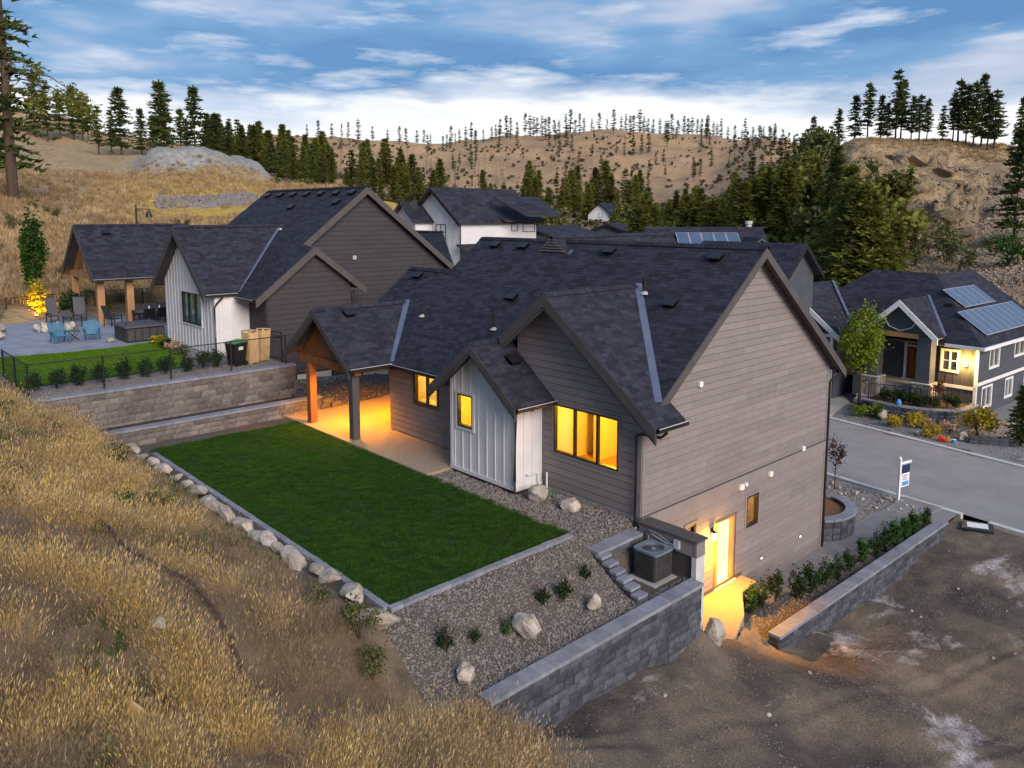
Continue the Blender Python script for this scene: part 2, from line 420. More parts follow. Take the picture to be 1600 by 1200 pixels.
for p in _pxs:
    pr = PROF[p]
    _pd.append(np.array([a for a, b in pr], float))
    _pz.append(np.array([zimg(float(b[1:]), a, p) if isinstance(b, str) else b for a, b in pr], float))
def _col(i, d): return float(np.interp(d, _pd[i], _pz[i]))
def terrain_base(az, d):
    if az <= _az[0]: return _col(0, d)
    if az >= _az[-1]: return _col(len(_az) - 1, d)
    i = int(np.searchsorted(_az, az)) - 1
    t = (az - _az[i]) / (_az[i + 1] - _az[i]); t = t * t * (3 - 2 * t)
    return _col(i, d) * (1 - t) + _col(i + 1, d) * t
def polar(x, y):
    dx, dy = x - CX, y - CY_
    return math.atan2(dx, dy) - YAW, math.hypot(dx, dy)
def cliff_w(az, d):
    px = 800 + FPX * math.tan(max(-1.2, min(1.2, az)))
    return sstep(1270, 1340, px) * (1 - sstep(1500, 1570, px)) * sstep(84, 96, d) * (1 - sstep(122, 130, d)), px
def terrain_z(az, d):
    x = CX + d * math.sin(YAW + az); y = CY_ + d * math.cos(YAW + az)
    z = terrain_base(az, d)
    k = sstep(55, 110, d)
    z += k * (fbm(x, y, .035) * 1.1 + fbm(x, y, .16, 3) * .35) * (1 + sstep(200, 380, d) * .9)
    cw, px = cliff_w(az, d)
    hw = sstep(205, 255, px) * (1 - sstep(395, 450, px)) * sstep(158, 172, d) * (1 - sstep(182, 200, d))
    if hw > 0: z += hw * (3.2 + 1.6 * fbm(x, y, .09) + .9 * fbm(x, y, .4, 3))
    if cw > 0:
        rr = noise.ridged_multi_fractal(Vector((x * .16, y * .16, z * .12)), .9, 2.1, 6, .9, 2.0)
        z += cw * (rr - 1.1) * 3.0
        st = 2.4; zz = z + fbm(x, y, .2) * 1.2
        z += cw * .6 * ((math.floor(zz / st) + sstep(.35, .65, zz / st - math.floor(zz / st))) * st - zz)
    return z
def ground_at(px, d):
    az = math.atan((px - 800) / FPX)
    return Vector((CX + d * math.sin(YAW + az), CY_ + d * math.cos(YAW + az), terrain_z(az, d)))
azs = np.concatenate([np.linspace(-1.6, -.66, 60)[:-1], np.linspace(-.66, .68, 430), np.linspace(.68, 1.6, 60)[1:]])
ds = np.concatenate([np.geomspace(36, 170, 130)[:-1], np.geomspace(170, 640, 80)])
def terrain_color(px, d, x, y, z):
    n1 = fbm(x, y, .03); n2 = fbm(x, y, .11)
    tan = np.array((.40, .285, .155)); red = np.array((.45, .285, .155)); gold = np.array((.50, .33, .075))
    dusk = np.array((.25, .175, .105)); rock = np.array((.34, .245, .135)); grey = np.array((.30, .29, .265)); scree = np.array((.27, .20, .135))
    if d > 240:
        k_ = .65 * sstep(-.15, .4, n1 * .7 + n2 * .6); c = red * (1 - k_) + dusk * k_
    elif px < 620:
        c = tan * (1 - .6 * sstep(0, .5, n2)) + dusk * .6 * sstep(0, .5, n2)
        g = sstep(104, 112, d + 6 * n2) * (1 - sstep(150, 162, d)) * sstep(150, 230, px)
        c = c * (1 - g) + gold * g
        gp = sstep(160, 166, d + 5 * n2) * (1 - sstep(196, 206, d)) * sstep(190, 240, px + 20 * n1) * (1 - sstep(430, 470, px))
        c = c * (1 - gp) + grey * gp
        rp = sstep(118, 121, d + 3 * n2) * (1 - sstep(127, 131, d)) * sstep(240, 265, px) * (1 - sstep(385, 415, px))
        c = c * (1 - rp) + grey * .8 * rp
    else:
        k = sstep(1180, 1260, px)
        c = dusk * (1 - k) + (tan * .55 + dusk * .45) * k
        s = sstep(1400, 1470, px + 25 * n2) * sstep(66, 72, d) * (1 - sstep(122, 130, d))
        c = c * (1 - s) + scree * s
        cw, _ = cliff_w(math.atan((px - 800) / FPX), d)
        kk = min(1, cw * (0.75 + .7 * n2) * 1.1) if cw > 0 else 0
        c = c * (1 - kk) + rock * kk
    return c * (1 + .18 * n2)
V = []; Cc = []
for a in azs:
    px = 800 + FPX * math.tan(max(-1.3, min(1.3, a)))
    for d in ds:
        x = CX + d * math.sin(YAW + a); y = CY_ + d * math.cos(YAW + a); z = terrain_z(a, d)
        V.append((x, y, z)); Cc.append((*np.clip(terrain_color(px, d, x, y, z) * 1.0, 0, 1), 1))
na, nd = len(azs), len(ds)
ii, jj = np.meshgrid(np.arange(na - 1), np.arange(nd - 1), indexing='ij')
q = (ii * nd + jj).ravel()
F = np.stack([q, q + 1, q + nd + 1, q + nd], 1)[:, ::-1]
M_ter = surf('terrain', (.62, .62, .62), (1.25, 1.25, 1.25), .9, .95, .9, 2.2, attr='zone', detail=8, bdist=.5)
me = mesh_np('hills', V, F, M_ter, True)
ca = me.color_attributes.new('zone', 'FLOAT_COLOR', 'POINT'); ca.data.foreach_set('color', np.array(Cc, np.float32).ravel())
tag(link(me, 'hills'), kind='structure')

def grid_sheet(name, xs, ys, zf, m, keep=None, smooth=True):
    nx, ny = len(xs), len(ys)
    V = [(x, y, zf(x, y)) for x in xs for y in ys]
    F = [(i * ny + j, (i + 1) * ny + j, (i + 1) * ny + j + 1, i * ny + j + 1) for i in range(nx - 1) for j in range(ny - 1)
         if keep is None or keep((xs[i] + xs[i + 1]) / 2, (ys[j] + ys[j + 1]) / 2)]
    o = link(mesh_np(name, V, F, m, smooth), name)
    return tag(o, kind='structure')
# flat base under the houses so no gap opens between the sheets
grid_sheet('ground', np.linspace(-60, 60, 25), np.linspace(-2, 60, 20), lambda x, y: -5.6, M_dryb)

# grass bank beside the lawn, rising towards the viewer
def bank_z(x, y):
    edge = -8.35 if x > -16.4 else -8.35 - 2.5 * sstep(-16.4, -19.2, x)
    s = edge - y
    z0 = -.12 + 1.95 * sstep(-17.2, -20, x) - 1.15 * sstep(-.6, 2.0, x) - 1.6 * sstep(2.6, 6.5, x)
    k = .47 + .16 * sstep(-4, -14, x)
    z = z0 + (k * s if s > 0 else 1.2 * s)
    if s > 0: z += fbm(x, y, .25) * .22 * sstep(0, 1.5, s) + fbm(x, y, .9, 3) * .07
    z -= max(0, s - 9) ** 2 * .004
    return z
xs = np.concatenate([np.linspace(-64, -22, 60)[:-1], np.linspace(-22, 16, 180)])
bank = grid_sheet('grass_bank', xs, np.concatenate([np.linspace(-40, -19, 24)[:-1], np.linspace(-19, -8.0, 72)]), bank_z, M_dryb)

# bare building lot, lower side
DP = np.array([(2.1, -8.6, -1.05), (2.1, -7.9, -1.1), (2.15, -7.5, -1.3), (2.25, -6.9, -2.0), (3.4, -8.2, -1.7), (2.1, -5.5, -2.42), (2.1, -3, -2.45), (2, -.2, -2.5), (3.2, .6, -3.25), (2.2, 1.2, -3.3), (1.9, 2.4, -3.46), (2.5, 2.7, -3.9), (2.5, 3.3, -4.25), (2.9, 4.3, -4.6), (2.95, 7, -4.8), (2.95, 11, -4.9), (3.0, 15.5, -4.5), (3.3, 18, -4.33),
               (8, 18, -4.33), (8, 12, -4.75), (7, 5, -4.5), (6, 0, -3.8), (5, -4, -3.0), (4, -8, -2.2), (12, 0, -3.9), (15, 10, -4.6), (22, 15, -4.4), (20, 0, -4), (12, -8, -2.6), (30, 17, -4.33), (15, 17.2, -4.33)])
def dirt_z(x, y):
    w = 1 / ((DP[:, 0] - x) ** 2 + (DP[:, 1] - y) ** 2 + .05) ** 1.5
    z = float((w * DP[:, 2]).sum() / w.sum())
    for (ax_, ay_, bx_, by_, off) in ((3.2, 4.5, 15, 9.5, 0), (3.2, 4.5, 15, 9.5, 1.7), (4.5, -3, 9, 16, 0), (4.5, -3, 9, 16, 1.7)):
        L2 = math.hypot(bx_ - ax_, by_ - ay_); dd = ((x - ax_) * (by_ - ay_) - (y - ay_) * (bx_ - ax_)) / L2 - off + .5 * math.sin(x * .35 + off)
        if abs(dd) < .8: z += -.035 * math.exp(-(dd / .15) ** 2) + .018 * math.exp(-((abs(dd) - .26) / .1) ** 2)
    return z + fbm(x, y, .5) * .05 + fbm(x, y, 2.2, 3) * .03 + .02 * math.sin((x * .6 - y * .35) * 2.2) * fbm(x, y, .2)
m, t, b = nodes('bare_dirt'); L = t.links.new
g = nn(t, 'ShaderNodeNewGeometry'); P = g.outputs['Position']
c1 = ramp(t, noise_n(t, P, .35, 6, .62), [(.36, (.072, .062, .056)), (.50, (.132, .106, .082)), (.66, (.205, .156, .108))])
patch = ramp(t, noise_n(t, P, .42, 7, .66, (1, .55, 1)), [(.56, (0, 0, 0)), (.64, (1, 1, 1))])
mx = nn(t, 'ShaderNodeMixRGB'); L(patch, mx.inputs[0]); L(c1, mx.inputs[1])
L(ramp(t, noise_n(t, P, 26, 4), [(.35, (.24, .215, .20)), (.65, (.60, .56, .54))]), mx.inputs[2])
mu = nn(t, 'ShaderNodeMixRGB', blend_type='MULTIPLY'); mu.inputs[0].default_value = .8; L(mx.outputs[0], mu.inputs[1])
L(ramp(t, noise_n(t, P, 24, 8, .75), [(.34, (.35, .35, .35)), (.66, (1.55, 1.55, 1.55))]), mu.inputs[2])
L(mu.outputs[0], b.inputs['Base Color']); b.inputs['Roughness'].default_value = .95; b.inputs['Specular IOR Level'].default_value = .15
bn = nn(t, 'ShaderNodeBump', _Strength=.8, _Distance=.06); L(noise_n(t, P, 9, 7, .7), bn.inputs['Height']); L(bn.outputs[0], b.inputs['Normal'])
M_dirt = m
grid_sheet('dirt_lot', np.concatenate([np.linspace(1.2, 13, 150)[:-1], np.linspace(13, 32, 50)]), np.linspace(-14, 18.4, 250), dirt_z, M_dirt,
           keep=lambda x, y: not (x < 1.9 and -7.4 < y < 2.2) and not (x < 2.35 and y > 3.9) and y < 18.62 - .135 * (x - 2.6))

# street level: yard apron, road with kerbs
ROADN = lambda x: 18.95 - .135 * (x - .9)          # near kerb line
ROADF = lambda x: 28.05 - .19 * (x + .5)           # far kerb line
XR = np.linspace(-70, 40, 60)
def ribbon(name, lo, hi, z, m, xs=XR, kind='structure', h=None, parent=None):
    mb = MB()
    n = len(xs)
    vs = []
    for x in xs:
        vs += [(x, lo(x), z), (x, hi(x), z)]
    if h is None:
        mb.add(vs, [(2 * i, 2 * i + 2, 2 * i + 3, 2 * i + 1) for i in range(n - 1)])
    else:
        for i in range(n - 1):
            mb.slab([vs[2 * i], vs[2 * i + 2], vs[2 * i + 3], vs[2 * i + 1]], (0, 0, h))
    o = mb.build(name, m, parent)
    return tag(o, kind=kind) if kind else o
ribbon('road', ROADN, ROADF, -4.25, M_asph)
ribbon('kerb', lambda x: ROADN(x) - .28, ROADN, -4.45, M_concl, np.concatenate([np.linspace(-70, 2.5, 50), [2.55]]), h=.26)
ribbon('kerb', lambda x: ROADN(x) - .28, ROADN, -4.45, M_concl, np.linspace(3.6, 40, 30), h=.26)
ribbon('kerb', ROADF, lambda x: ROADF(x) + .3, -4.45, M_concl, h=.27)
def apron_z(x, y): return -4.22 + fbm(x, y, .8) * .05 + .35 * sstep(17.8, 14.5, y) * sstep(.4, -2, x)
grid_sheet('front_yard_ground', np.linspace(-40, 2.4, 90), np.linspace(10.8, 18.9, 26), apron_z, M_gravg, keep=lambda x, y: y < ROADN(x) - .25)
grid_sheet('far_yard_ground', np.linspace(-50, 40, 120), np.linspace(27, 75, 60),
           lambda x, y: -4.22 + .05 * fbm(x, y, .6) + .5 * sstep(33, 40, y) * sstep(-9, -12, x), M_gravg, keep=lambda x, y: y > ROADF(x) + .2)

# upper garden: gravel bed, lawn, patio
def bed_z(x, y):
    if x > .3 and y > -1.85: return -1.21 + fbm(x, y, 1.5, 3) * .02
    return -.13 - 1.03 * sstep(-.6, 1.55, x) + fbm(x, y, 1.5, 3) * .03
def in_lawn(x, y): return -15.9 < x < -.69 and -7.8 < y < -2.2
grid_sheet('gravel_bed', np.linspace(-17.0, 2.02, 150), np.linspace(-9.2, .02, 80), bed_z, M_bed, keep=lambda x, y: not (x > 0 and y > -.1))
def lawn_z(x, y): return -.075 + fbm(x, y, .55) * .030 + .010 * math.sin(y * 3.4)
lawn = grid_sheet('lawn', np.linspace(-15.9, -.69, 110), np.linspace(-7.8, -2.2, 50), lawn_z, M_lawnb)
mb = MB(); mb.box(1.45, 2.0, -9.1, -7.3, -3.2, -1.19); tag(mb.build('bed_fill', M_dryb), kind='structure')
mb = MB(); mb.box(-17.0, -7.0, -2.17, 0.0, -.3, -.03); mb.box(-19.5, -12.3, .0, 9.0, -.5, -.03)
tag(mb.build('patio', M_agg), kind='structure')
def side_z(x, y):
    return -.02 + .45 * sstep(-17.2, -18.6, x) * (1 - sstep(1.5, 6.5, y)) - .6 * sstep(5, 9, y) + fbm(x, y, 1.2, 3) * .05
grid_sheet('side_yard_gravel', np.linspace(-21.2, -17.0, 26), np.linspace(-1.0, 12, 50), side_z, M_bed)

# neighbour's terrace
grid_sheet('terrace_ground', np.linspace(-56, -18.75, 60), np.linspace(-12.5, 9, 40), lambda x, y: 1.70, M_gravg, keep=lambda x, y: not (x > -22 and y > -.9))
def nl_edge(y): return -29.6 + 1.1 * math.sin((y + 11) * .33)
nlawn = grid_sheet('terrace_lawn', np.linspace(-36, -21.0, 60), np.linspace(-11.6, -3.1, 36), lambda x, y: 1.745 + fbm(x, y, .5) * .03, M_lawn2b,
                   keep=lambda x, y: x > nl_edge(y) and not (x > -21.3) and y < -3.1 - 1.0 * sstep(-26, -22, x))
mb = MB(); pts = [(nl_edge(y) , y, 1.62) for y in np.linspace(-11.5, -3.0, 14)] + [(-29.2, -2.5, 1.62), (-29.6, 4, 1.62), (-44, 4, 1.62), (-44.5, -4, 1.62), (-41, -9, 1.62), (-35, -11.3, 1.62)]
mb.slab(pts, (0, 0, .105)); tag(mb.build('stone_patio', M_patio), kind='structure')

# walkway from the street to the lower door
mb = MB()
mb.slab([(.03, 5.4, -4.5), (1.05, 5.4, -4.5), (1.25, 9, -4.5), (1.3, 14, -4.5), (1.75, 18.65, -4.5), (.15, 18.85, -4.5), (.05, 13, -4.5), (.03, 10.9, -4.5)], (0, 0, .33))
tag(mb.build('walkway', M_walk), kind='structure')
mb = MB(); mb.slab([(.02, .26, -4.4), (1.9, .26, -4.4), (1.95, 1.9, -4.4), (1.5, 3.1, -4.4), (.72, 4.3, -4.4), (.62, 5.3, -4.4), (.02, 5.3, -4.4)], (0, 0, .98))
tag(mb.build('entry_landing', M_agg), kind='structure')
mb = MB()
mb.slab([(.62, 4.4, -4.5), (1.1, 3.6, -4.5), (2.1, 3.2, -4.5), (2.15, 9, -4.5), (2.3, 16.3, -4.5), (1.55, 16.6, -4.5), (1.32, 14, -4.5), (1.27, 9, -4.5), (1.07, 5.4, -4.5), (.64, 5.4, -4.5)], (0, 0, .42))
tag(mb.build('hedge_bed', M_bed), kind='structure')
# ------------------------------------------------------------------ building kit
def scan(poly, b):
    xs = []
    n = len(poly)
    for i in range(n):
        (a0, b0), (a1, b1) = poly[i], poly[(i + 1) % n]
        if (b0 <= b) != (b1 <= b): xs.append(a0 + (a1 - a0) * (b - b0) / (b1 - b0))
    xs.sort()
    return [(xs[i], xs[i + 1]) for i in range(0, len(xs) - 1, 2)]
class Roof:
    """one house's roof: planes, shingle tabs, ridge caps"""
    def __init__(s, house, part='roof', exposure=.15, tabw=(.22, .44), mat=None):
        s.h = house; s.tabs = []; s.slab = MB(); s.exp = exposure; s.tw = tabw; s.mat = mat or M_shingle; s.part = part
    def plane(s, poly, P, thick=.13, shingle=True):
        """poly [(a,b)] a along the eave, b horizontal up-slope; P(a,b) -> top point"""
        p0, pa, pb = P(0, 0), P(1, 0), P(0, 1)
        du, dv = (pa - p0).normalized(), (pb - p0)
        slope = dv.length; dv = dv / slope
        n = du.cross(dv); n = -n if n.z < 0 else n
        s.slab.slab([P(a, b) for a, b in poly], -n * thick)
        if not shingle: return
        bs = [q[1] for q in poly]; b = min(bs); db = s.exp / slope
        while b < max(bs) - .02:
            b2 = min(b + db, max(bs))
            i1, i2 = scan(poly, b + .002), scan(poly, b2 - .002)
            if len(i1) != len(i2): i1 = i2 = scan(poly, (b + b2) / 2)
            for (l1, r1), (l2, r2) in zip(i1, i2):
                lo_, hi_ = min(l1, l2), max(r1, r2)
                if hi_ - lo_ < .03: continue
                cuts = [lo_]; u = lo_ + R.uniform(.05, .3)
                while u < hi_ - .05: cuts.append(u); u += R.uniform(*s.tw)
                cuts.append(hi_)
                for c0, c1 in zip(cuts, cuts[1:]):
                    A0, A1 = min(max(c0, l1), r1), max(min(c1, r1), l1)
                    B0, B1 = min(max(c0, l2), r2), max(min(c1, r2), l2)
                    if max(A1 - A0, B1 - B0) < .02: continue
                    g = .003
                    s.tabs.append((P(A0 + g, b), P(A1 - g, b), P(B1 - g, b2), P(B0 + g, b2), n, R.uniform(.004, .009), abs(A0 - B0) + abs(A1 - B1) < .01))
            b += db
    def caps(s, p0, p1, w=.16, drop=.11):
        p0, p1 = Vector(p0), Vector(p1); d = p1 - p0; k = int(d.length / .16); d = d / k
        side = d.cross(Vector((0, 0, 1))).normalized()
        for i in range(k):
            a = p0 + d * i; b = p0 + d * (i + 1.25)
            up0, up1 = Vector((0, 0, .02)), Vector((0, 0, .05))
            for sg in (-1, 1):
                q = side * sg * w - Vector((0, 0, drop))
                s.tabs.append((a + up0, b + up1, b + up1 + q, a + up0 + q, (side * sg + Vector((0, 0, 1))).normalized(), .008, False))
    def build(s, singles=0):
        roof = s.slab.build(s.part, M_trim, s.h)
        tabs = s.tabs; keep = []
        if singles:
            order = sorted([i for i, t in enumerate(tabs) if t[6]], key=lambda i: (tabs[i][0] - _O).length)[:singles]
            pick = set(order)
            um = MB().add([(0, 0, 0), (1, 0, 0), (1, 1, 0), (0, 1, 0), (0, 0, 1), (1, 0, 1), (1, 1, .3), (0, 1, .3)],
                          [(3, 2, 1, 0), (4, 5, 6, 7), (0, 1, 5, 4), (1, 2, 6, 5), (2, 3, 7, 6), (3, 0, 4, 7)]).mesh('shingle', M_shingle1)
            for i in order:
                a, b, c, d, n, h, _ = tabs[i]
                o = bpy.data.objects.new('shingle', um); COL.objects.link(o); o.parent = roof
                u, v = b - a, d - a
                o.matrix_basis = Matrix(((u.x, v.x, n.x * h, a.x), (u.y, v.y, n.y * h, a.y), (u.z, v.z, n.z * h, a.z), (0, 0, 0, 1)))
            tabs = [t for i, t in enumerate(tabs) if i not in pick]
        if tabs:
            V = np.zeros((len(tabs) * 8, 3), np.float32); F = []
            for k, (a, b, c, d, n, h, _) in enumerate(tabs):
                V[8 * k:8 * k + 8] = [a, b, c, d, a + n * h, b + n * h, c + n * h * .3, d + n * h * .3]
                F += [(8 * k + 4, 8 * k + 5, 8 * k + 6, 8 * k + 7), (8 * k, 8 * k + 1, 8 * k + 5, 8 * k + 4), (8 * k + 1, 8 * k + 2, 8 * k + 6, 8 * k + 5), (8 * k + 3, 8 * k, 8 * k + 4, 8 * k + 7)]
            o = link(mesh_np('shingles', V, F, s.mat), 'shingles', roof); o['kind'] = 'stuff'
        return roof

def pieces(poly, openings, za, zb):
    """trapezoids of a wall polygon between two heights, openings removed"""
    lo, hi = scan(poly, za + 4e-4), scan(poly, zb - 4e-4)
    if not lo or not hi: return []
    l, r = lo[0], hi[0]
    segs = [(l[0], l[1], r[0], r[1])]
    zm = (za + zb) / 2
    for (u0, u1, z0, z1) in openings:
        if z0 < zm < z1:
            out = []
            for (a, b, c, d) in segs:
                if u1 <= min(a, c) or u0 >= max(b, d): out.append((a, b, c, d)); continue
                if u0 > min(a, c): out.append((min(a, u0), min(b, u0), min(c, u0), min(d, u0)))
                if u1 < max(b, d): out.append((max(a, u1), max(b, u1), max(c, u1), max(d, u1)))
            segs = out
    return [q for q in segs if q[1] - q[0] > .01 or q[3] - q[2] > .01]
def wall(house, org, ud, nrm, poly, openings=(), style='lap', mat=None, exp=.215, z_lap0=None, core_mat=None, pitch=.40, name='wall', z_lap1=None, th=.14):
    """poly [(u,z)] convex in the wall plane; outer face at org + u*ud, pointing nrm"""
    org, ud, nrm = Vector(org), Vector(ud), Vector(nrm)
    P = lambda u, z, d=0.: Vector((org.x + ud.x * u + nrm.x * d, org.y + ud.y * u + nrm.y * d, z))
    zs = sorted(set([round(q[1], 4) for q in poly] + [round(k, 4) for o in openings for k in (o[2], o[3])]))
    zs = [z for z in zs if min(q[1] for q in poly) - .001 <= z <= max(q[1] for q in poly) + .001]
    core = MB()
    for za, zb in zip(zs, zs[1:]):
        if zb - za < .005: continue
        for a, b, c, d in pieces(poly, openings, za, zb):
            core.slab([P(a, za), P(b, za), P(d, zb), P(c, zb)], -nrm * th)
    w = core.build(name, core_mat or mat, house)
    trimmed = [(o[0] - .09, o[1] + .09, o[2] - .09, o[3] + .09) for o in openings]
    if style == 'lap':
        z = z_lap0 if z_lap0 is not None else min(q[1] for q in poly); zt = z_lap1 if z_lap1 is not None else max(q[1] for q in poly)
        while z < zt - .02:
            z2 = min(z + exp, zt)
            br = [z] + sorted(k for o in trimmed for k in (o[2], o[3]) if z + .01 < k < z2 - .01) + [z2]
            for za, zb in zip(br, br[1:]):
                segs = []
                for a, b, c, d in pieces(poly, trimmed, za, zb):
                    u = a
                    while b - u > 4.3 and min(b, d) - max(u, c) > 4.3:
                        u2 = max(u, c) + R.uniform(1.6, 3.66); segs.append((u, u2 - .004, c if u == a else u, u2 - .004)); u = u2
                    segs.append((u, b, c if u == a else u, d))
                for a, b, c, d in segs:
                    f0 = .044 - .010 * (za - z) / exp; f1 = .044 - .010 * (zb - z) / exp
                    zb_ = zb - .015 if abs(zb - z2) < .001 and zb - za > .06 else zb
                    mb = MB()
                    mb.add([P(a, za, .001), P(b, za, .001), P(d, zb_, .001), P(c, zb_, .001), P(a, za, f0), P(b, za, f0), P(d, zb_, f1), P(c, zb_, f1)],
                           [(3, 2, 1, 0), (4, 5, 6, 7), (0, 1, 5, 4), (1, 2, 6, 5), (2, 3, 7, 6), (3, 0, 4, 7)])
                    mb.build('siding_board', mat, w)
            z = z2
    elif style == 'batten':
        us = [q[0] for q in poly]; u = min(us) + pitch / 2
        while u < max(us):
            zr = [q for q in scan([(z, uu) for uu, z in poly], u)]
            if zr:
                lo, hi = zr[0]
                segs = [(lo, hi)]
                for o in trimmed:
                    if o[0] - .02 < u < o[1] + .02:
                        segs = [s_ for a, b in segs for s_ in ((a, min(b, o[2])), (max(a, o[3]), b)) if s_[1] - s_[0] > .05]
                for a, b in segs:
                    MB().slab([P(u - .03, a), P(u + .03, a), P(u + .03, b), P(u - .03, b)], nrm * .022).build('batten', mat, w)
            u += pitch
    return w
def window(house, org, ud, nrm, u0, u1, z0, z1, bars=(), pane=None, frame=None, trim=None, hbars=(), label=None, fw=.055, recess=.04, name='window', trimw=.08):
    org, ud, nrm = Vector(org), Vector(ud), Vector(nrm)
    P = lambda u, z, d=0.: Vector((org.x + ud.x * u + nrm.x * d, org.y + ud.y * u + nrm.y * d, z))
    frame = frame or M_black
    fr = MB()
    def rect(mb, a, b, c, d, d0, d1): mb.slab([P(a, c, d0), P(b, c, d0), P(b, d, d0), P(a, d, d0)], nrm * (d1 - d0))
    rect(fr, u0, u0 + fw, z0, z1, -.08, .046); rect(fr, u1 - fw, u1, z0, z1, -.08, .046)
    rect(fr, u0 + fw, u1 - fw, z0, z0 + fw, -.08, .045); rect(fr, u0 + fw, u1 - fw, z1 - fw, z1, -.08, .045)
    w = fr.build(name, frame, house)
    if label: w['label'] = label
    if trim:
        for a, b, c, d in ((u0 - trimw, u0 - .001, z0 - trimw, z1 + trimw), (u1 + .001, u1 + trimw, z0 - trimw, z1 + trimw), (u0, u1, z1 + .001, z1 + trimw), (u0, u1, z0 - trimw, z0 - .001)):
            mb = MB(); rect(mb, a, b, c, d, -.05, .056); mb.build('trim', trim, w)
    edges = [u0 + fw] + [q for b in bars for q in (b - .035, b + .035)] + [u1 - fw]
    for b in bars:
        mb = MB(); rect(mb, b - .035, b + .035, z0 + fw, z1 - fw, -.07, .03); mb.build('mullion', frame, w)
    for b in hbars:
        mb = MB(); rect(mb, u0 + fw, u1 - fw, b - .02, b + .02, -.055, .02); mb.build('mullion', frame, w)
    for i in range(0, len(edges), 2):
        mb = MB(); rect(mb, edges[i], edges[i + 1], z0 + fw, z1 - fw, -recess - .012, -recess); mb.build('pane', pane or G_dark, w)
    return w
def rake(house, p0, p1, mat=None, w=.05, h=.26, name='fascia'):
    p0, p1 = Vector(p0) + Vector((0, 0, .01)), Vector(p1) + Vector((0, 0, .01)); dn = Vector((0, 0, -h * 1.2))
    sd = (p1 - p0).cross(Vector((0, 0, 1))).normalized() * w
    return MB().slab([p0 - sd / 2, p1 - sd / 2, p1 - sd / 2 + dn, p0 - sd / 2 + dn], sd).build(name, mat or M_trim, house)
def gutter(house, p0, p1, mat=None, out=(0, -1, 0), label=None):
    p0, p1, o = Vector(p0), Vector(p1), Vector(out)
    mb = MB()
    for a, b, w, h in ((0.06, -.09, .12, .015), (.115, -.04, .012, .11), (.0, -.04, .012, .11)):
        mb.bar(p0 + o * a + Vector((0, 0, b)), p1 + o * a + Vector((0, 0, b)), w, h)
    g = mb.build('gutter', mat or M_black, house)
    lip = MB(); lip.bar(p0 + o * .118 + Vector((0, 0, .022)), p1 + o * .118 + Vector((0, 0, .022)), .03, .018); lip.build('gutter_lip', M_gutter, g)
    return g
def downspout(house, pts, mat=None, r=.045):
    return MB().tube(pts, r, 8).build('downspout', mat or M_black, house)
def roof_vent(house, p, s=.769, ax='y', sg=1):
    """low box vent sitting on a slope that rises along +ax*sg"""
    p = Vector(p)
    sl = Vector((0, sg, s)) if ax == 'y' else Vector((sg, 0, s))
    sl.normalize(); al = Vector((1, 0, 0)) if ax == 'y' else Vector((0, 1, 0))
    n = al.cross(sl); n = -n if n.z < 0 else n
    mb = MB()
    q = [p - al * .2 - sl * .17, p + al * .2 - sl * .17, p + al * .2 + sl * .17, p - al * .2 + sl * .17]
    mb.slab([x + n * .03 for x in q], n * .06)
    q2 = [p - al * .24 - sl * .21 , p + al * .24 - sl * .21, p + al * .24 + sl * .2, p - al * .24 + sl * .2]
    mb.slab([q2[0] + n * .15, q2[1] + n * .15, q2[2] + n * .09, q2[3] + n * .09], n * .04)
    mb.slab([x + n * .031 for x in q], n * .11)
    return mb.build('roof_vent', M_black, house)
def pipe_vent(house, p, h=.45, r=.045):
    mb = MB(); mb.tube([Vector(p) - Vector((0, 0, .1)), Vector(p) + Vector((0, 0, h))], r, 10)
    o = mb.build('vent_pipe', M_black, house)
    MB().lathe([(.16, .0), (.12, .05), (.06, .09), (.05, .1)], (p[0], p[1], p[2] - .02), 10).build('vent_boot', M_conc, o)
    return o

# ------------------------------------------------------------------ main house
H = thing('house', 'taupe lap-sided house with dark gables and white bump-out beside the dark green lawn', 'house', (-6, 4, -4.25))
S = .769; YR, ZR = 5.55, 7.314
roof = Roof(H)
near = lambda a, b: Vector((a, b, ZR - S * (YR - b)))
roof.plane([(.41, 5.55), (.41, .19), (-3.26, 3.86), (-5.17, 1.95), (-5.17, -.42), (-11.55, -.42), (-14.1, 2.16), (-16.1, .16), (-16.1, 3.75), (-13.25, 3.75), (-13.25, 5.55)], near)
roof.plane([(-13.25, -5.55), (.41, -5.55), (.41, -11.6), (-13.25, -11.6)], lambda a, b: Vector((a, -b, ZR - S * (-b - YR))))
roof.plane([(-16.1, -3.75), (-13.25, -3.75), (-13.25, -9.0), (-16.1, -9.0)], lambda a, b: Vector((a, -b, 5.93 - S * (-b - 3.75))))
XG, ZG = -3.26, 6.016
gr = lambda a, b: Vector((-b, a, ZG - S * (-b - XG)))        # right slope of the big gable, up-slope = -X
roof.plane([(-.61, -XG), (3.86, -XG), (.19, -.41), (.72, 0.0), (.72, -.897), (-.61, -.897)], gr)
gl = lambda a, b: Vector((b, a, ZG + S * (b - XG)))
roof.plane([(-.61, XG), (3.86, XG), (1.95, -5.17), (-.61, -5.17)], gl)
XA, ZA, HA = -5.397, 4.40, 2.103
SA = .79
roof.plane([(-1.69, -XA), (.0, -XA), (.0, -(XA + HA)), (-1.69, -(XA + HA))], lambda a, b: Vector((-b, a, ZA - SA * (-b - XA))))
roof.plane([(-1.69, XA), (1.76, XA), (-.42, XA - HA), (-1.69, XA - HA)], lambda a, b: Vector((b, a, ZA + SA * (b - XA))))
XP, ZP, HP = -14.1, 4.71, 2.55
roof.plane([(-2.27, -XP), (2.16, -XP), (-.39, -(XP + HP)), (-2.27, -(XP + HP))], lambda a, b: Vector((-b, a, ZP - S * (-b - XP))))
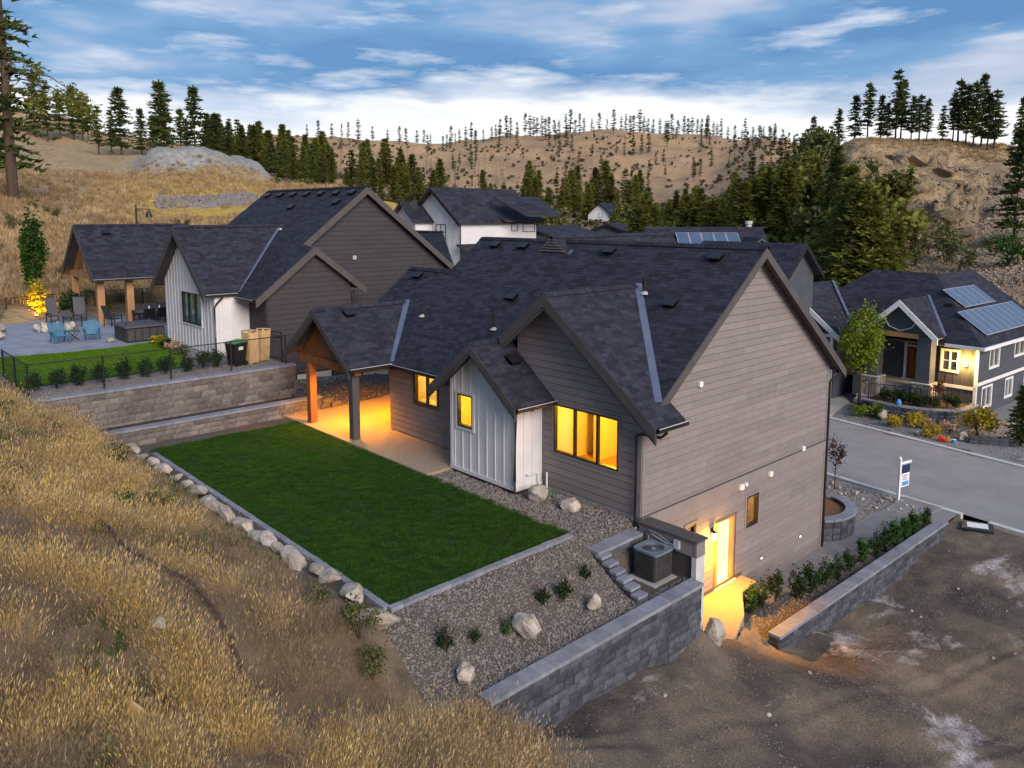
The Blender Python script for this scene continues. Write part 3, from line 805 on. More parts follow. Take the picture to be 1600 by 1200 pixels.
roof.plane([(-2.27, XP), (2.16, XP), (-.39, XP - HP), (-2.27, XP - HP)], lambda a, b: Vector((b, a, ZP + S * (b - XP))))
XD, ZD = -8.35, 7.49                                             # street cross gable, its back end is the louvred triangle
roof.plane([(4.92, -XD), (12.5, -XD), (12.5, -XD - 4.2), (9.5, -XD - 4.2), (5.55, -XD - .23), (4.92, -XD - .86)], lambda a, b: Vector((-b, a, ZD - S * (-b - XD))))
roof.plane([(4.92, XD), (12.5, XD), (12.5, XD - 4.2), (9.5, XD - 4.2), (5.55, XD - .23), (4.92, XD - .86)], lambda a, b: Vector((b, a, ZD + S * (b - XD))))
roof.caps((-13.25, YR, ZR), (.41, YR, ZR)); roof.caps((-16.1, 3.75, 5.93), (-13.25, 3.75, 5.93))
roof.caps((XG, -.61, ZG), (XG, 3.8, ZG)); roof.caps((XP, -2.27, ZP), (XP, 2.1, ZP)); roof.caps((XA, -1.69, ZA), (XA, 1.6, ZA)); roof.caps((XD, 4.92, ZD), (XD, 12.5, ZD))
main_roof = roof.build(300)
# louvred vent gable
lv = MB().slab([(XD - .86, 4.96, ZD - .66), (XD + .86, 4.96, ZD - .66), (XD, 4.96, ZD - .03)], (0, .08, 0)).build('gable_vent', M_trim, H)
for k in range(5):
    f = .12 + k * .17; w = .78 * (1 - f)
    MB().bar((XD - w, 4.93, ZD - .64 + f * .62), (XD + w, 4.93, ZD - .64 + f * .62), .05, .03).build('slat', M_siding, lv)
MB().bar((XD + .93, 4.9, ZD - .66), (XD + .93, 5.35, ZD - .36), .16, .02).build('valley_flashing', M_flash, H)
# valleys
def vflash(p0, p1, w=.22):
    mb = MB(); mb.bar(Vector(p0) + Vector((0, 0, .05)), Vector(p1) + Vector((0, 0, .05)), w, .012); return mb.build('valley_flashing', M_flash, H)
vflash((XG + .02, 3.82, ZG), (.36, .22, ZG - S * 3.62))
vflash((XP + .02, 2.14, ZP), (XP + HP - .02, -.38, ZP - S * HP))
# fascias along the gable ends
rake(H, (.40, YR, ZR - .03), (.40, .2, ZR - S * 5.35 - .03)); rake(H, (.40, YR, ZR - .03), (.40, 11.6, ZR - S * 6.05 - .03))
rake(H, (.36, YR, ZR - .2), (.36, 11.55, ZR - S * 6.0 - .2), M_black, .03, .16)
for a, b in ((XG, .897), (XG, -5.17)):
    rake(H, (XG, -.60, ZG - .02), (b, -.60, ZG - S * abs(b - XG) - .02), h=.30)
    rake(H, (XG, -.57, ZG - .08), (b, -.57, ZG - S * abs(b - XG) - .08), h=.34)
for sg in (-1, 1):
    rake(H, (XA, -1.68, ZA - .02), (XA + sg * HA, -1.68, ZA - SA * HA - .02), h=.24)
    rake(H, (XA, -1.65, ZA - .06), (XA + sg * HA, -1.65, ZA - SA * HA - .06), h=.28)
    rake(H, (XP, -2.26, ZP - .02), (XP + sg * HP, -2.26, ZP - S * HP - .02), h=.24)
    rake(H, (XP, -2.23, ZP - .06), (XP + sg * HP, -2.23, ZP - S * HP - .06), h=.28)
rake(H, (-13.25, YR, ZR - .03), (-13.25, 3.75, 5.93 - .03)); rake(H, (-16.1, 3.75, 5.93 - .03), (-16.1, .2, 3.2 - .03))
# walls
top = lambda y: ZR - .16 - S * abs(y - YR)
bw = (5.55, 6.30, -1.90, -.84); bd = (3.76, 4.86, -3.40, -1.22); sw = (2.15, 2.66, -1.95, -.90)
w_end = wall(H, (0, 0, 0), (0, 1, 0), (1, 0, 0), [(0, -4.24), (11, -4.24), (11, top(11)), (YR, top(YR)), (0, top(0))], [bw, bd, sw], mat=M_siding, z_lap0=-4.2)
MB().box(.045, .062, 0, 11, -.40, -.02).build('belly_band', M_siding, w_end)
MB().box(.045, .085, 0, 11, -.02, .005).build('band_flashing', M_trim, w_end)
bwin, kwin, wwin = (-3.34, -.79, 1.11, 2.63), (-10.6, -9.18, 1.35, 2.47), (-6.613, -5.84, 1.48, 2.577)
gt = lambda x: ZG - .16 - S * abs(x - XG)
w_gab = wall(H, (0, 0, 0), (1, 0, 0), (0, -1, 0), [(-4.95, .02), (0, .02), (0, gt(0)), (XG, gt(XG)), (-4.95, gt(-4.95))], [bwin], mat=M_siding, z_lap0=.02)
w_kit = wall(H, (0, 0, 0), (1, 0, 0), (0, -1, 0), [(-12.24, .02), (-4.96, .02), (-4.96, 2.66), (-12.24, 2.66)], [kwin], mat=M_siding, z_lap0=.02)
wall(H, (-12.24, 0, 0), (0, 1, 0), (-1, 0, 0), [(0.0, .02), (9, .02), (9, 3.2), (5.5, 6.2), (0.0, 2.66)], mat=M_siding, z_lap0=.02)
wall(H, (-4.95, 0, 0), (0, 1, 0), (-1, 0, 0), [(0.0, 2.4), (1.9, 2.4), (1.9, 4.45), (0.0, 4.45)], mat=M_siding)
wall(H, (0, 11, 0), (1, 0, 0), (0, 1, 0), [(-12.24, -4.24), (0, -4.24), (0, 2.9), (-12.24, 2.9)], style=None, mat=M_siding)
MB().box(-12.24, -.02, .02, .15, -.9, .018).build('foundation', M_conc, H)
MB().box(-.15, -.012, .02, .3, -4.2, .018).build('foundation', M_conc, H)
# white board-and-batten bump-out
wt_ = lambda x: ZA - .16 - SA * abs(x - XA)
WX0, WX1, WY = -6.99, -3.84, -1.143
wall(H, (0, WY, 0), (1, 0, 0), (0, -1, 0), [(WX0, 0), (WX1, 0), (WX1, wt_(WX1)), (XA, wt_(XA)), (WX0, wt_(WX0))], [wwin], 'batten', M_white, name='white_wall')
wall(H, (WX1, 0, 0), (0, 1, 0), (1, 0, 0), [(WY + .145, 0), (-.005, 0), (-.005, wt_(WX1)), (WY + .145, wt_(WX1))], (), 'batten', M_white, name='white_wall', pitch=.36)
wall(H, (WX0, 0, 0), (0, 1, 0), (-1, 0, 0), [(WY + .145, 0), (-.005, 0), (-.005, wt_(WX0)), (WY + .145, wt_(WX0))], (), 'batten', M_white, name='white_wall', pitch=.36)
for p in ((WX0 + .05, WY - .012), (WX1 - .05, WY - .012)):
    MB().box(p[0] - .05, p[0] + .062, p[1] - .02, p[1] + .011, 0, wt_(WX1) - .02).build('corner_board', M_white, H)
MB().box(WX0 - .02, WX1 + .03, WY - .035, WY - .003, -.03, .09).build('base_trim', M_white, H)
MB().box(WX1 + .003, WX1 + .035, WY + .003, -.03, -.03, .09).build('base_trim', M_white, H)
for x, y, zt in ((-.06, -.045, gt(0) - .1),):
    MB().box(x - .06, x + .095, y - .008, y + .02, .0, zt).build('corner_board', M_siding, H)
MB().box(.004, .055, -.02, .10, .006, 2.8).build('corner_board', M_siding, H)
MB().box(-.004, .055, 10.9, 11.03, -4.2, 2.9).build('corner_board', M_siding, H)
# windows
window(H, (0, 0, 0), (1, 0, 0), (0, -1, 0), *bwin, bars=(-2.50, -1.60), pane=G_clear, trim=M_siding, label='wide three-pane lit window')
window(H, (0, 0, 0), (1, 0, 0), (0, -1, 0), *kwin, bars=(-9.85,), pane=G_clear, trim=M_trim, label='lit kitchen window behind the eave tip')
window(H, (0, WY, 0), (1, 0, 0), (0, -1, 0), *wwin, pane=G_clear, trim=M_white, label='small glowing window in the white wall')
window(H, (0, 0, 0), (0, 1, 0), (1, 0, 0), *bw, pane=G_clear, trim=M_siding)
window(H, (0, 0, 0), (0, 1, 0), (1, 0, 0), *sw, pane=G_clear, trim=M_siding)
# lower door: cedar jambs and a lit glass slab
dr = MB().box(-.14, -.09, 3.90, 4.74, -3.36, -1.27).build('door', M_whitet, H)
MB().box(-.089, -.08, 3.98, 4.66, -3.15, -1.36).build('pane', E_doorp, dr)
MB().tube([(-.07, 4.00, -2.35), (-.03, 4.0, -2.35), (-.03, 4.12, -2.35)], .013, 6).build('handle', M_gutter, dr)
for a, b in ((3.765, 3.90), (4.74, 4.855)): MB().box(-.14, .05, a, b, -3.39, -1.225).build('door_jamb', M_wood2, H)
MB().box(-.14, .05, 3.9, 4.74, -1.27, -1.225).build('door_jamb', M_wood2, H)
MB().box(-.1, .12, 3.70, 4.92, -3.42, -3.37).build('door_sill', M_concl, H)
MB().box(.045, .07, .3, 5.3, -3.42, -3.30).build('base_trim', M_trim, H)
# sconce by the lower door
sn = MB().box(.04, .07, 3.47, 3.59, -1.62, -1.30).build('wall_lamp', M_black, H)
MB().lathe([(.03, 0), (.055, .03), (.06, .2), (.03, .22)], (.14, 3.53, -1.66), 10).build('bulb', E_warm, sn)
MB().lathe([(.075, .22), (.09, .24), (.02, .30)], (.14, 3.53, -1.66), 10).build('lamp_cap', M_black, sn)
lamp('sconce_light', (.28, 3.53, -1.62), 95, (1, .42, .02), size=.06)
lamp('sconce_downlight', (.34, 3.53, -1.70), 520, (1, .40, .012), 'SPOT', .06, rad(125), (0, rad(-8), 0))
for (y, z, s_) in ((5.12, -.37, .09), (5.37, -.34, .06), (6.93, -.36, .085), (9.17, .06, .08), (2.6, 3.38, .08)):
    MB().box(.04, .15, y - s_, y + s_, z - s_, z + s_).build('wall_vent', M_whitet, H, bevel=.02)
for y, z in ((6.6, -3.24), (9.3, -3.27)):
    b_ = MB().box(.04, .07, y - .06, y + .06, z - .05, z + .05).build('step_light', M_trim, H)
    MB().box(.0705, .076, y - .03, y + .03, z - .02, z + .02).build('lens', E_bulb, b_)
# gutters and downspouts
gutter(H, (-11.55, -.42, 2.70), (XA - HA - .05, -.42, 2.70))
gutter(H, (.897, -.6, ZG - S * 4.157 - .03), (.897, .72, ZG - S * 4.157 - .03), out=(1, 0, 0))
gutter(H, (XA + HA, -1.68, ZA - SA * HA - .03), (XA + HA, -.02, ZA - SA * HA - .03), out=(1, 0, 0))
gutter(H, (XP + HP, -2.26, ZP - S * HP - .03), (XP + HP, -.45, ZP - S * HP - .03), out=(1, 0, 0))
downspout(H, [(.93, -.15, 2.62), (.75, -.16, 2.45), (.1, -.14, 2.42), (-.1, -.12, 2.32), (-.1, -.12, -.35)])
MB().lathe([(.065, 0), (.065, .3), (.05, .34)], (-.1, -.12, -.62), 10).build('drain_pipe', M_whitet, H)
downspout(H, [(XA + HA + .06, -1.0, 2.6), (WX1 + .08, -1.05, 2.52), (WX1 + .08, -1.22, 2.4), (WX1 + .03, -1.22, .35), (WX1 + .12, -1.3, .02)])
downspout(H, [(.3, 11.5, 2.72), (.12, 11.2, 2.4), (.09, 11.04, 2.2), (.09, 11.04, -4.15)])
MB().tube([(WX1 + .02, -.75, .42), (WX1 + .12, -.75, .42), (WX1 + .12, -.3, .42), (WX1 + .12, -.3, .0)], .022, 6).build('hose_pipe', M_whitet, H)
MB().tube([(WX1 + .3, -.12, -.2), (WX1 + .3, -.12, .42)], .03, 8).build('cleanout_pipe', M_whitet, H)
MB().box(-8.2, -8.08, -.05, -.025, .35, .62).build('hose_bib', M_gutter, H)
# things on the roof planes
for x, y in ((-10.1, 5.15), (-5.5, 5.1), (-1.05, 5.05), (-11.8, 5.15), (-14.9, 3.35)):
    roof_vent(H, near(x, y))
for x, y in ((-8.3, 2.85), (-1.48, 3.25)):
    roof_vent(H, near(x, y))
roof_vent(H, gl(.6, 0) * 0 + Vector((XP + .35, -.9, ZP - S * .35)), ax='x', sg=-1)
roof_vent(H, Vector((XA + .75, -.55, ZA - SA * .75)), ax='x', sg=-1)
for x, y, h in ((-2.75, 3.55, .55), (-7.9, 1.55, .6), (-12.3, 1.6, .5)):
    pipe_vent(H, near(x, y), h)
# porch: posts, beam, cedar ceiling
PY = -1.77
for x in (-15.26, -12.02):
    MB().box(x - .15, x + .15, PY - .15, PY + .15, -.03, 2.42).build('post', M_wood if x < -13 else M_trim, H, bevel=.015)
MB().box(-16.0, -11.7, PY - .13, PY + .13, 2.42, 2.74).build('beam', M_wood, H, bevel=.01)
MB().slab([(XP - 2.0, PY + .02, 2.75), (XP + 2.0, PY + .02, 2.75), (XP, PY + .02, 4.42)], (0, .06, 0)).build('gable_panel', M_wood, H)
MB().box(-16.4, -12.3, PY + .3, 5.0, 2.66, 2.72).build('porch_ceiling', M_wood, H)
MB().box(-11.80, -11.6, PY + .14, .0, 2.45, 2.70).build('beam', M_trim, H)
for x, y in ((-15.1, -.9), (-13.2, -.9), (-15.1, 1.6), (-13.2, 1.6)):
    MB().lathe([(.06, 0), (.06, .012)], (x, y, 2.645), 10).build('downlight', E_bulb, H)
for y in (-.9, 1.6):
    lamp('porch_light', (-14.1, y, 2.6), 1100, (1, .36, .008), 'SPOT', .25, rad(140), (0, 0, 0))
# rooms seen through the lit windows
bx_ = MB(); bx_.box(-6.85, -6.8, -1.0, -.01, .1, 2.7); bx_.box(-4.0, -3.98, -1.0, -.01, .1, 2.7); bx_.box(-6.8, -4.0, -.05, -.012, .1, 2.7); bx_.box(-6.8, -4.0, -1.0, -.05, 2.7, 2.73); bx_.box(-6.8, -4.0, -1.0, -.05, .05, .1)
bx_.build('interior_wall', M_room, H)
lamp('bump_out_light', (-5.6, -.55, 2.35), 95, (1, .56, .03), size=.15)
rm = MB(); rm.box(-4.8, -.15, 4.2, 4.28, 0, 2.7); rm.box(-4.9, -4.82, .16, 4.2, 0, 2.7); rm.box(-.15, -.1, .16, 4.2, 0, 2.7); rm.box(-4.82, -.15, .16, 4.2, 2.7, 2.76)
room = rm.build('interior_wall', M_room, H)
MB().box(-4.82, -.15, .16, 4.2, -.06, 0).build('interior_floor', M_floor, H)
idr = MB().box(-2.7, -1.85, 4.13, 4.19, 0, 2.05).build('interior_door', M_whitet, H)
MB().lathe([(.03, 0), (.03, .05)], (-2.6, 4.1, 1.0), 8).build('knob', M_black, idr)
MB().box(-4.82, -.15, 4.17, 4.198, 0.001, .12).build('baseboard', M_whitet, H)
MB().box(-4.3, -4.05, 2.9, 4.19, 0, 2.69).build('closet_partition', M_room, H)
lamp('room_light', (-2.4, 2.0, 2.45), 330, (1, .53, .03), size=.3)
km = MB(); km.box(-12.1, -8.0, 3.4, 3.48, 0, 2.7); km.box(-12.1, -8.0, .16, 3.4, 2.66, 2.7); km.box(-8.0, -7.92, .16, 3.4, 0, 2.7); km.box(-12.1, -12.05, .16, 3.4, 0, 2.65)
km.build('interior_wall', M_room, H)
MB().box(-11.2, -9.6, 3.0, 3.39, 0, 2.2).build('cabinet', M_cab, H)
MB().box(-10.9, -8.9, .17, .75, .0, 1.30).build('counter', M_whitet, H)
MB().tube([(-9.6, .45, 1.3), (-9.6, .45, 1.62), (-9.6, .40, 1.72), (-9.6, .28, 1.72), (-9.6, .25, 1.62)], .02, 8).build('faucet', M_black, H)
lamp('kitchen_light', (-10, 1.9, 2.4), 300, (1, .52, .05), size=.25)
bm = MB(); bm.box(-3.5, -3.42, .3, 10, -3.4, -.5); bm.box(-3.42, -.15, .3, .35, -3.4, -.5); bm.box(-3.42, -.15, 9.9, 10, -3.4, -.5); bm.box(-3.42, -.15, .36, 9.9, -.55, -.5); bm.box(-3.42, -.15, .36, 9.9, -3.45, -3.4)
bm.build('interior_wall', M_room, H)
lamp('basement_light', (-1.6, 5.2, -.9), 260, (1, .56, .11), size=.3)
# ------------------------------------------------------------------ neighbour on the terrace
N = thing('house', 'charcoal lap-sided neighbour house with a white board-and-batten gable on the raised terrace', 'house', (-28, 5, 1.7))
nr = Roof(N, exposure=.17, tabw=(.25, .5))
NY, NZ = 5.3, 9.75
npl = lambda a, b: Vector((a, b, NZ - S * (NY - b)))
nr.plane([(-33.5, 5.3), (-22.0, 5.3), (-22.0, 1.5), (-20.65, 1.5), (-20.65, -1.55), (-33.5, -1.55)], npl)
nr.plane([(-33.5, -5.3), (-22.0, -5.3), (-22.0, -11.2), (-33.5, -11.2)], lambda a, b: Vector((a, -b, NZ - S * (-b - NY))))
nr.plane([(-22.6, -1.5), (-20.65, -1.5), (-20.65, -4.25), (-22.6, -4.25)], lambda a, b: Vector((a, -b, NZ - S * 3.8 - S * (-b - 1.5))))
NX, NGZ, NH = -26.4, 7.75, 3.6; SN = .86
nr.plane([(-3.05, -NX), (2.7, -NX), (-1.4, -(NX + NH)), (-3.05, -(NX + NH))], lambda a, b: Vector((-b, a, NGZ - SN * (-b - NX))))
nr.plane([(-3.05, NX), (2.7, NX), (-1.4, NX - NH), (-3.05, NX - NH)], lambda a, b: Vector((b, a, NGZ + SN * (b - NX))))
nr.plane([(-30.5, 14.2), (-27.3, 14.2), (-21.6, 10.9), (-30.5, 10.9)], lambda a, b: Vector((a, b, 7.2 - S * (14.2 - b))))
nr.caps((-33.5, NY, NZ), (-22, NY, NZ)); nr.caps((NX, -3.05, NGZ), (NX, 2.6, NGZ)); nr.caps((-30.5, 14.2, 7.2), (-27.3, 14.2, 7.2))
nr.build()
tn = lambda y: NZ - .17 - S * abs(y - NY)
nwin = (6.9, 8.1, 2.0, 3.6)
wall(N, (-22.4, 0, 0), (0, 1, 0), (1, 0, 0), [(-.9, 1.0), (10.8, 1.0), (10.8, tn(10.8)), (NY, tn(NY)), (-.9, tn(-.9))], [nwin], mat=M_siding2, exp=.24)
nlw, nld = (.45, 2.45, .12, .80), (4.4, 6.2, -.75, .95)
tb = lambda y: NZ - S * 3.8 - .17 - S * abs(y - 1.5)
wall(N, (-21, 0, 0), (0, 1, 0), (1, 0, 0), [(-.85, -.9), (3.55, -.9), (3.55, tb(3.55)), (1.5, tb(1.5)), (-.85, tb(-.85))], [nlw], mat=M_siding2, exp=.24)
wall(N, (-21.6, 0, 0), (0, 1, 0), (1, 0, 0), [(3.55, -.9), (10.8, -.9), (10.8, 1.2), (3.55, 1.2)], [nld], mat=M_siding2, exp=.24)
wall(N, (0, -.86, 0), (1, 0, 0), (0, -1, 0), [(-22.85, -.9), (-21.0, -.9), (-21.0, 4.6), (-22.85, 4.6)], mat=M_siding2, exp=.24)
window(N, (-22.4, 0, 0), (0, 1, 0), (1, 0, 0), *nwin, trim=M_trim)
window(N, (-21, 0, 0), (0, 1, 0), (1, 0, 0), *nlw, pane=M_blind, trim=M_trim, label='wide low window with a white blind')
window(N, (-21.6, 0, 0), (0, 1, 0), (1, 0, 0), *nld, bars=(5.3,), pane=M_blind, trim=M_trim, name='patio_door', label='sliding patio door with pale blinds')
MB().box(-22.84, -21.0, -.84, 3.5, -.9, -.1).build('foundation', M_conc, N)
nt = lambda x: NGZ - .17 - SN * abs(x - NX)
ngw = (-27.05, -24.55, 2.95, 4.5)
wall(N, (0, -2.5, 0), (1, 0, 0), (0, -1, 0), [(-29.5, 1.72), (-22.9, 1.72), (-22.9, nt(-22.9)), (NX, nt(NX)), (-29.5, nt(-29.5))], [ngw], 'batten', M_white, name='white_wall', pitch=.42)
wall(N, (-22.9, 0, 0), (0, 1, 0), (1, 0, 0), [(-2.35, 1.72), (-.8, 1.72), (-.8, 4.6), (-2.35, 4.6)], (), 'batten', M_white, name='white_wall', pitch=.42)
wall(N, (-29.5, 0, 0), (0, 1, 0), (-1, 0, 0), [(-2.35, 1.72), (6, 1.72), (6, 4.6), (-2.35, 4.6)], (), 'batten', M_white, name='white_wall', pitch=.6)
window(N, (0, -2.5, 0), (1, 0, 0), (0, -1, 0), *ngw, bars=(-26.25, -25.4), pane=G_teal, trim=M_white, label='three-pane window with teal panes')
for p0, p1 in (((-22.0, NY, NZ), (-22.0, 1.5, NZ - S * 3.8)), ((-22.0, NY, NZ), (-22.0, 11.2, NZ - S * 5.9)), ((-20.65, 1.5, NZ - S * 3.8), (-20.65, -1.55, NZ - S * 6.85)), ((-20.65, 1.5, NZ - S * 3.8), (-20.65, 4.25, NZ - S * 6.55))):
    rake(N, Vector(p0) - Vector((0, 0, .03)), Vector(p1) - Vector((0, 0, .03)), h=.30)
for sg in (-1, 1): rake(N, (NX, -3.04, NGZ - .03), (NX + sg * NH, -3.04, NGZ - SN * NH - .03), h=.32)
gutter(N, (NX + NH, -3.0, NGZ - SN * NH - .03), (NX + NH, -1.5, NGZ - SN * NH - .03), out=(1, 0, 0))
gutter(N, (-22.7, -1.55, NZ - S * 6.85 - .03), (-20.7, -1.55, NZ - S * 6.85 - .03))
downspout(N, [(-22.7, -2.2, 4.5), (-22.84, -2.45, 4.2), (-22.82, -2.58, 4.0), (-22.82, -2.58, 1.8)])
downspout(N, [(-20.95, 3.75, 4.6), (-20.95, 3.62, 4.3), (-20.93, 3.6, 0.2)])
MB().bar((NX + .05, 2.6, NGZ + .03), (NX + NH - .05, -1.4, NGZ - SN * NH + .03), .16, .012).build('valley_flashing', M_flash, N)
for k in range(7): roof_vent(N, npl(-32.4 + k * 1.62, 4.85))
roof_vent(N, npl(-23.2, 4.2)); roof_vent(N, npl(-27.6, 3.9)); roof_vent(N, npl(-26.9, 2.2))
MB().box(-22.36, -22.24, 4.5, 4.7, 6.0, 6.2).build('wall_vent', M_conc, N)
pipe_vent(N, npl(-26.0, 2.4), .3)

# covered patio beside it
K = thing('pavilion', 'timber-post pavilion with dark shingled gable roof over the stone patio', 'pavilion', (-41, -1, 1.72))
kr = Roof(K, exposure=.2, tabw=(.3, .55))
KX, KZ, KH = -41.15, 7.66, 3.7
kr.plane([(-3.9, -KX), (3.0, -KX), (3.0, -(KX + KH)), (-3.9, -(KX + KH))], lambda a, b: Vector((-b, a, KZ - .86 * (-b - KX))))
kr.plane([(-3.9, KX), (3.0, KX), (3.0, KX - KH), (-3.9, KX - KH)], lambda a, b: Vector((b, a, KZ + .86 * (b - KX))))
kr.caps((KX, -3.9, KZ), (KX, 3.0, KZ)); kr.build()
for sg in (-1, 1): rake(K, (KX, -3.9, KZ - .02), (KX + sg * KH, -3.9, KZ - .86 * KH - .02), h=.3)
for x, y in ((-38.25, -3.35), (-38.25, -1.7), (-38.25, 2.6), (-44.0, -3.35), (-44.0, 2.6)):
    MB().box(x - .2, x + .2, y - .2, y + .2, 1.72, 4.35).build('post', M_wood2, K)
MB().box(-44.4, -37.9, -3.5, -3.2, 4.3, 4.7).build('beam', M_wood2, K); MB().box(-38.4, -38.1, -3.19, 2.9, 4.3, 4.7).build('beam', M_wood2, K); MB().box(-44.15, -43.85, -3.19, 2.9, 4.3, 4.7).build('beam', M_wood2, K)
MB().box(-41.3, -41.0, -3.45, -3.25, 4.71, 7.3).build('king_post', M_wood2, K)
for sg in (-1, 1): MB().slab([(KX, -3.3, KZ - .25), (KX + sg * 3.3, -3.3, KZ - .86 * 3.3 - .25), (KX + sg * 3.3, 2.9, KZ - .86 * 3.3 - .25), (KX, 2.9, KZ - .25)], (0, 0, -.05)).build('ceiling', M_wood2, K)
gutter(K, (KX + KH, -3.9, KZ - .86 * KH - .02), (KX + KH, 3, KZ - .86 * KH - .02), out=(1, 0, 0))
roof_vent(K, Vector((KX + .6, -2.2, KZ - .52)), .86, 'x', -1)

# ------------------------------------------------------------------ house across the street
RC = Vector((-2.3, 36.14, -4.22)); RR = -.05
A = thing('house', 'slate blue house with white trim, hip roof and rooftop solar panels across the street', 'house', RC, RR)
WOFF[A.name] = Vector((0, 0, 0))                # parts are modelled in this house's own frame
EZ = 4.42                                       # eave height above its ground
ar = Roof(A, exposure=.24, tabw=(.35, .6))
def hipz(s_, z0): return s_ * z0
sl = .66
ar.plane([(-13.6, -.5), (.5, -.5), (-5.0, 5.6), (-9.3, 5.6)], lambda a, b: Vector((a, b, EZ + sl * (b + .5))))
ar.plane([(-.5, -.5), (12.5, -.5), (12.5, 5.0), (5.6, 5.0)], lambda a, b: Vector((-b, a, EZ + .72 * (b + .5))))
ar.plane([(-13.6, -12.0), (-13.6, -11.9), (-9.3, -5.6), (-5.0, -5.6), (-5.0, -12)], lambda a, b: Vector((a, -b, EZ + sl * (12 + b) * .95)), shingle=False)
ar.plane([(-.5, -13.6), (5.6, -9.3), (12, -13.5)], lambda a, b: Vector((b, a, EZ + .93 * (b + 13.6))), shingle=False)
PX, PZ, PH = -4.2, 7.12, 2.45                    # porch gable
for sg in (-1, 1):
    ar.plane([(-1.6, 0), (2.6, 0), (-.4, -PH), (-1.6, -PH)], (lambda sg: lambda a, b: Vector((PX - sg * b, a, PZ + .9 * b)))(sg))
GX, GZ, GH = -11.6, 7.6, 4.0                     # garage gable
for sg in (-1, 1):
    ar.plane([(-2.4, 0), (4.0, 0), (.6, -GH), (-2.4, -GH)], (lambda sg: lambda a, b: Vector((GX - sg * b, a, GZ + .8 * b)))(sg))
ar.build()
for sg in (-1, 1):
    rake(A, (PX, -1.62, PZ), (PX + sg * PH, -1.62, PZ - .9 * PH), M_whitet, .08, .34)
    rake(A, (GX, -2.42, GZ), (GX + sg * GH, -2.42, GZ - .8 * GH), M_whitet, .08, .34)
MB().bar((-1.75, -.5, EZ), (.5, -.5, EZ), .1, .2).build('fascia', M_whitet, A); MB().bar((.5, -.5, EZ), (.5, 12.5, EZ), .1, .2).build('fascia', M_whitet, A)
MB().bar((-7.7, -.5, EZ), (-6.7, -.5, EZ), .1, .2).build('fascia', M_whitet, A)
sidew = [(1.9, 3.5, 2.9, 4.1), (6.3, 8.3, 3.15, 4.1), (1.0, 2.6, .45, 1.75), (5.0, 6.3, .55, 1.75), (10.9, 11.7, .7, 1.8)]; sdoor = (8.6, 9.55, .02, 2.1)
wall(A, (0, 0, 0), (0, 1, 0), (1, 0, 0), [(0, -.6), (12, -.6), (12, EZ), (0, EZ)], sidew + [sdoor], mat=M_siding3, exp=.22)
for o in sidew: window(A, (0, 0, 0), (0, 1, 0), (1, 0, 0), *o, bars=((o[0] + o[1]) / 2,), frame=M_whitet, trim=M_whitet)
sd = MB().box(-.06, -.02, sdoor[0] + .05, sdoor[1] - .05, .03, 2.05).build('side_door', M_whitet, A)
MB().lathe([(.03, 0), (.03, .06)], (.01, 8.75, 1.0), 8).build('handle', M_gutter, sd)
MB().box(.046, .07, 0, 12, 1.98, 2.2).build('belly_band', M_whitet, A)
fw_ = (-2.05, -1.10, 2.75, 4.05)
wall(A, (0, 0, 0), (1, 0, 0), (0, -1, 0), [(-2.4, -.2), (0, -.2), (0, EZ), (-2.4, EZ)], [fw_], 'batten', M_siding3, pitch=.45)
window(A, (0, 0, 0), (1, 0, 0), (0, -1, 0), *fw_, bars=(-1.575,), hbars=(3.4,), frame=M_whitet, trim=M_whitet)
MB().box(-2.4, 0, -.05, -.024, 1.72, 1.92).build('belly_band', M_whitet, A)
MB().box(-.12, .05, -.05, .12, -.3, EZ).build('corner_board', M_whitet, A)
wall(A, (0, 1.2, 0), (1, 0, 0), (0, -1, 0), [(-7.6, 1.2), (-2.4, 1.2), (-2.4, EZ), (-7.6, EZ)], (), None, M_siding3)
wall(A, (-2.4, 0, 0), (0, 1, 0), (-1, 0, 0), [(0, -.2), (1.2, -.2), (1.2, EZ), (0, EZ)], (), None, M_siding3)
MB().slab([(PX - 2.1, -1.2, PZ - 2.2), (PX + 2.1, -1.2, PZ - 2.2), (PX, -1.2, PZ - .25)], (0, .1, 0)).build('gable_wall', M_siding3, A)
MB().tube([(PX - 1.1, -1.26, PZ - 1.2), (PX - .7, -1.28, PZ - 1.75), (PX, -1.28, PZ - 2.0), (PX + .7, -1.28, PZ - 1.75), (PX + 1.1, -1.26, PZ - 1.2)], .03, 6).build('light_string', M_whitet, A)
MB().box(PX - 2.1, PX + 1.2, -1.36, -1.05, 4.72, 5.02).build('beam', M_wood2, A)
for x in (PX + 1.55, PX - 1.75):
    MB().box(x - .42, x + .42, -1.3, -.5, 1.95, 4.9).build('column', M_siding3, A)
    st = MB().box(x - .56, x + .56, -1.42, -.38, -.1, 1.86).build('stone_pier', M_stone, A)
    for k in range(8):
        for j in range(3):
            MB().box(x - .57 + j * .38 + (k % 2) * .06, x - .24 + j * .38, -1.46 - R.uniform(0, .04), -1.425, -.05 + k * .235, .16 + k * .235).build('stone', M_stone, st)
            MB().box(x + .565, x + .60 + R.uniform(0, .03), -1.4 + j * .35 + (k % 2) * .05, -1.1 + j * .35, -.05 + k * .235, .16 + k * .235).build('stone', M_stone, st)
    MB().box(x - .62, x + .62, -1.5, -.32, 1.861, 1.95).build('pier_cap', M_concl, st)
fd = MB().box(-4.62, -3.72, 1.10, 1.18, 1.62, 3.75).build('front_door', M_door, A)
for u in (-4.5, -4.1): MB().box(u, u + .28, 1.085, 1.099, 2.2, 3.5).build('panel', M_wood, fd)
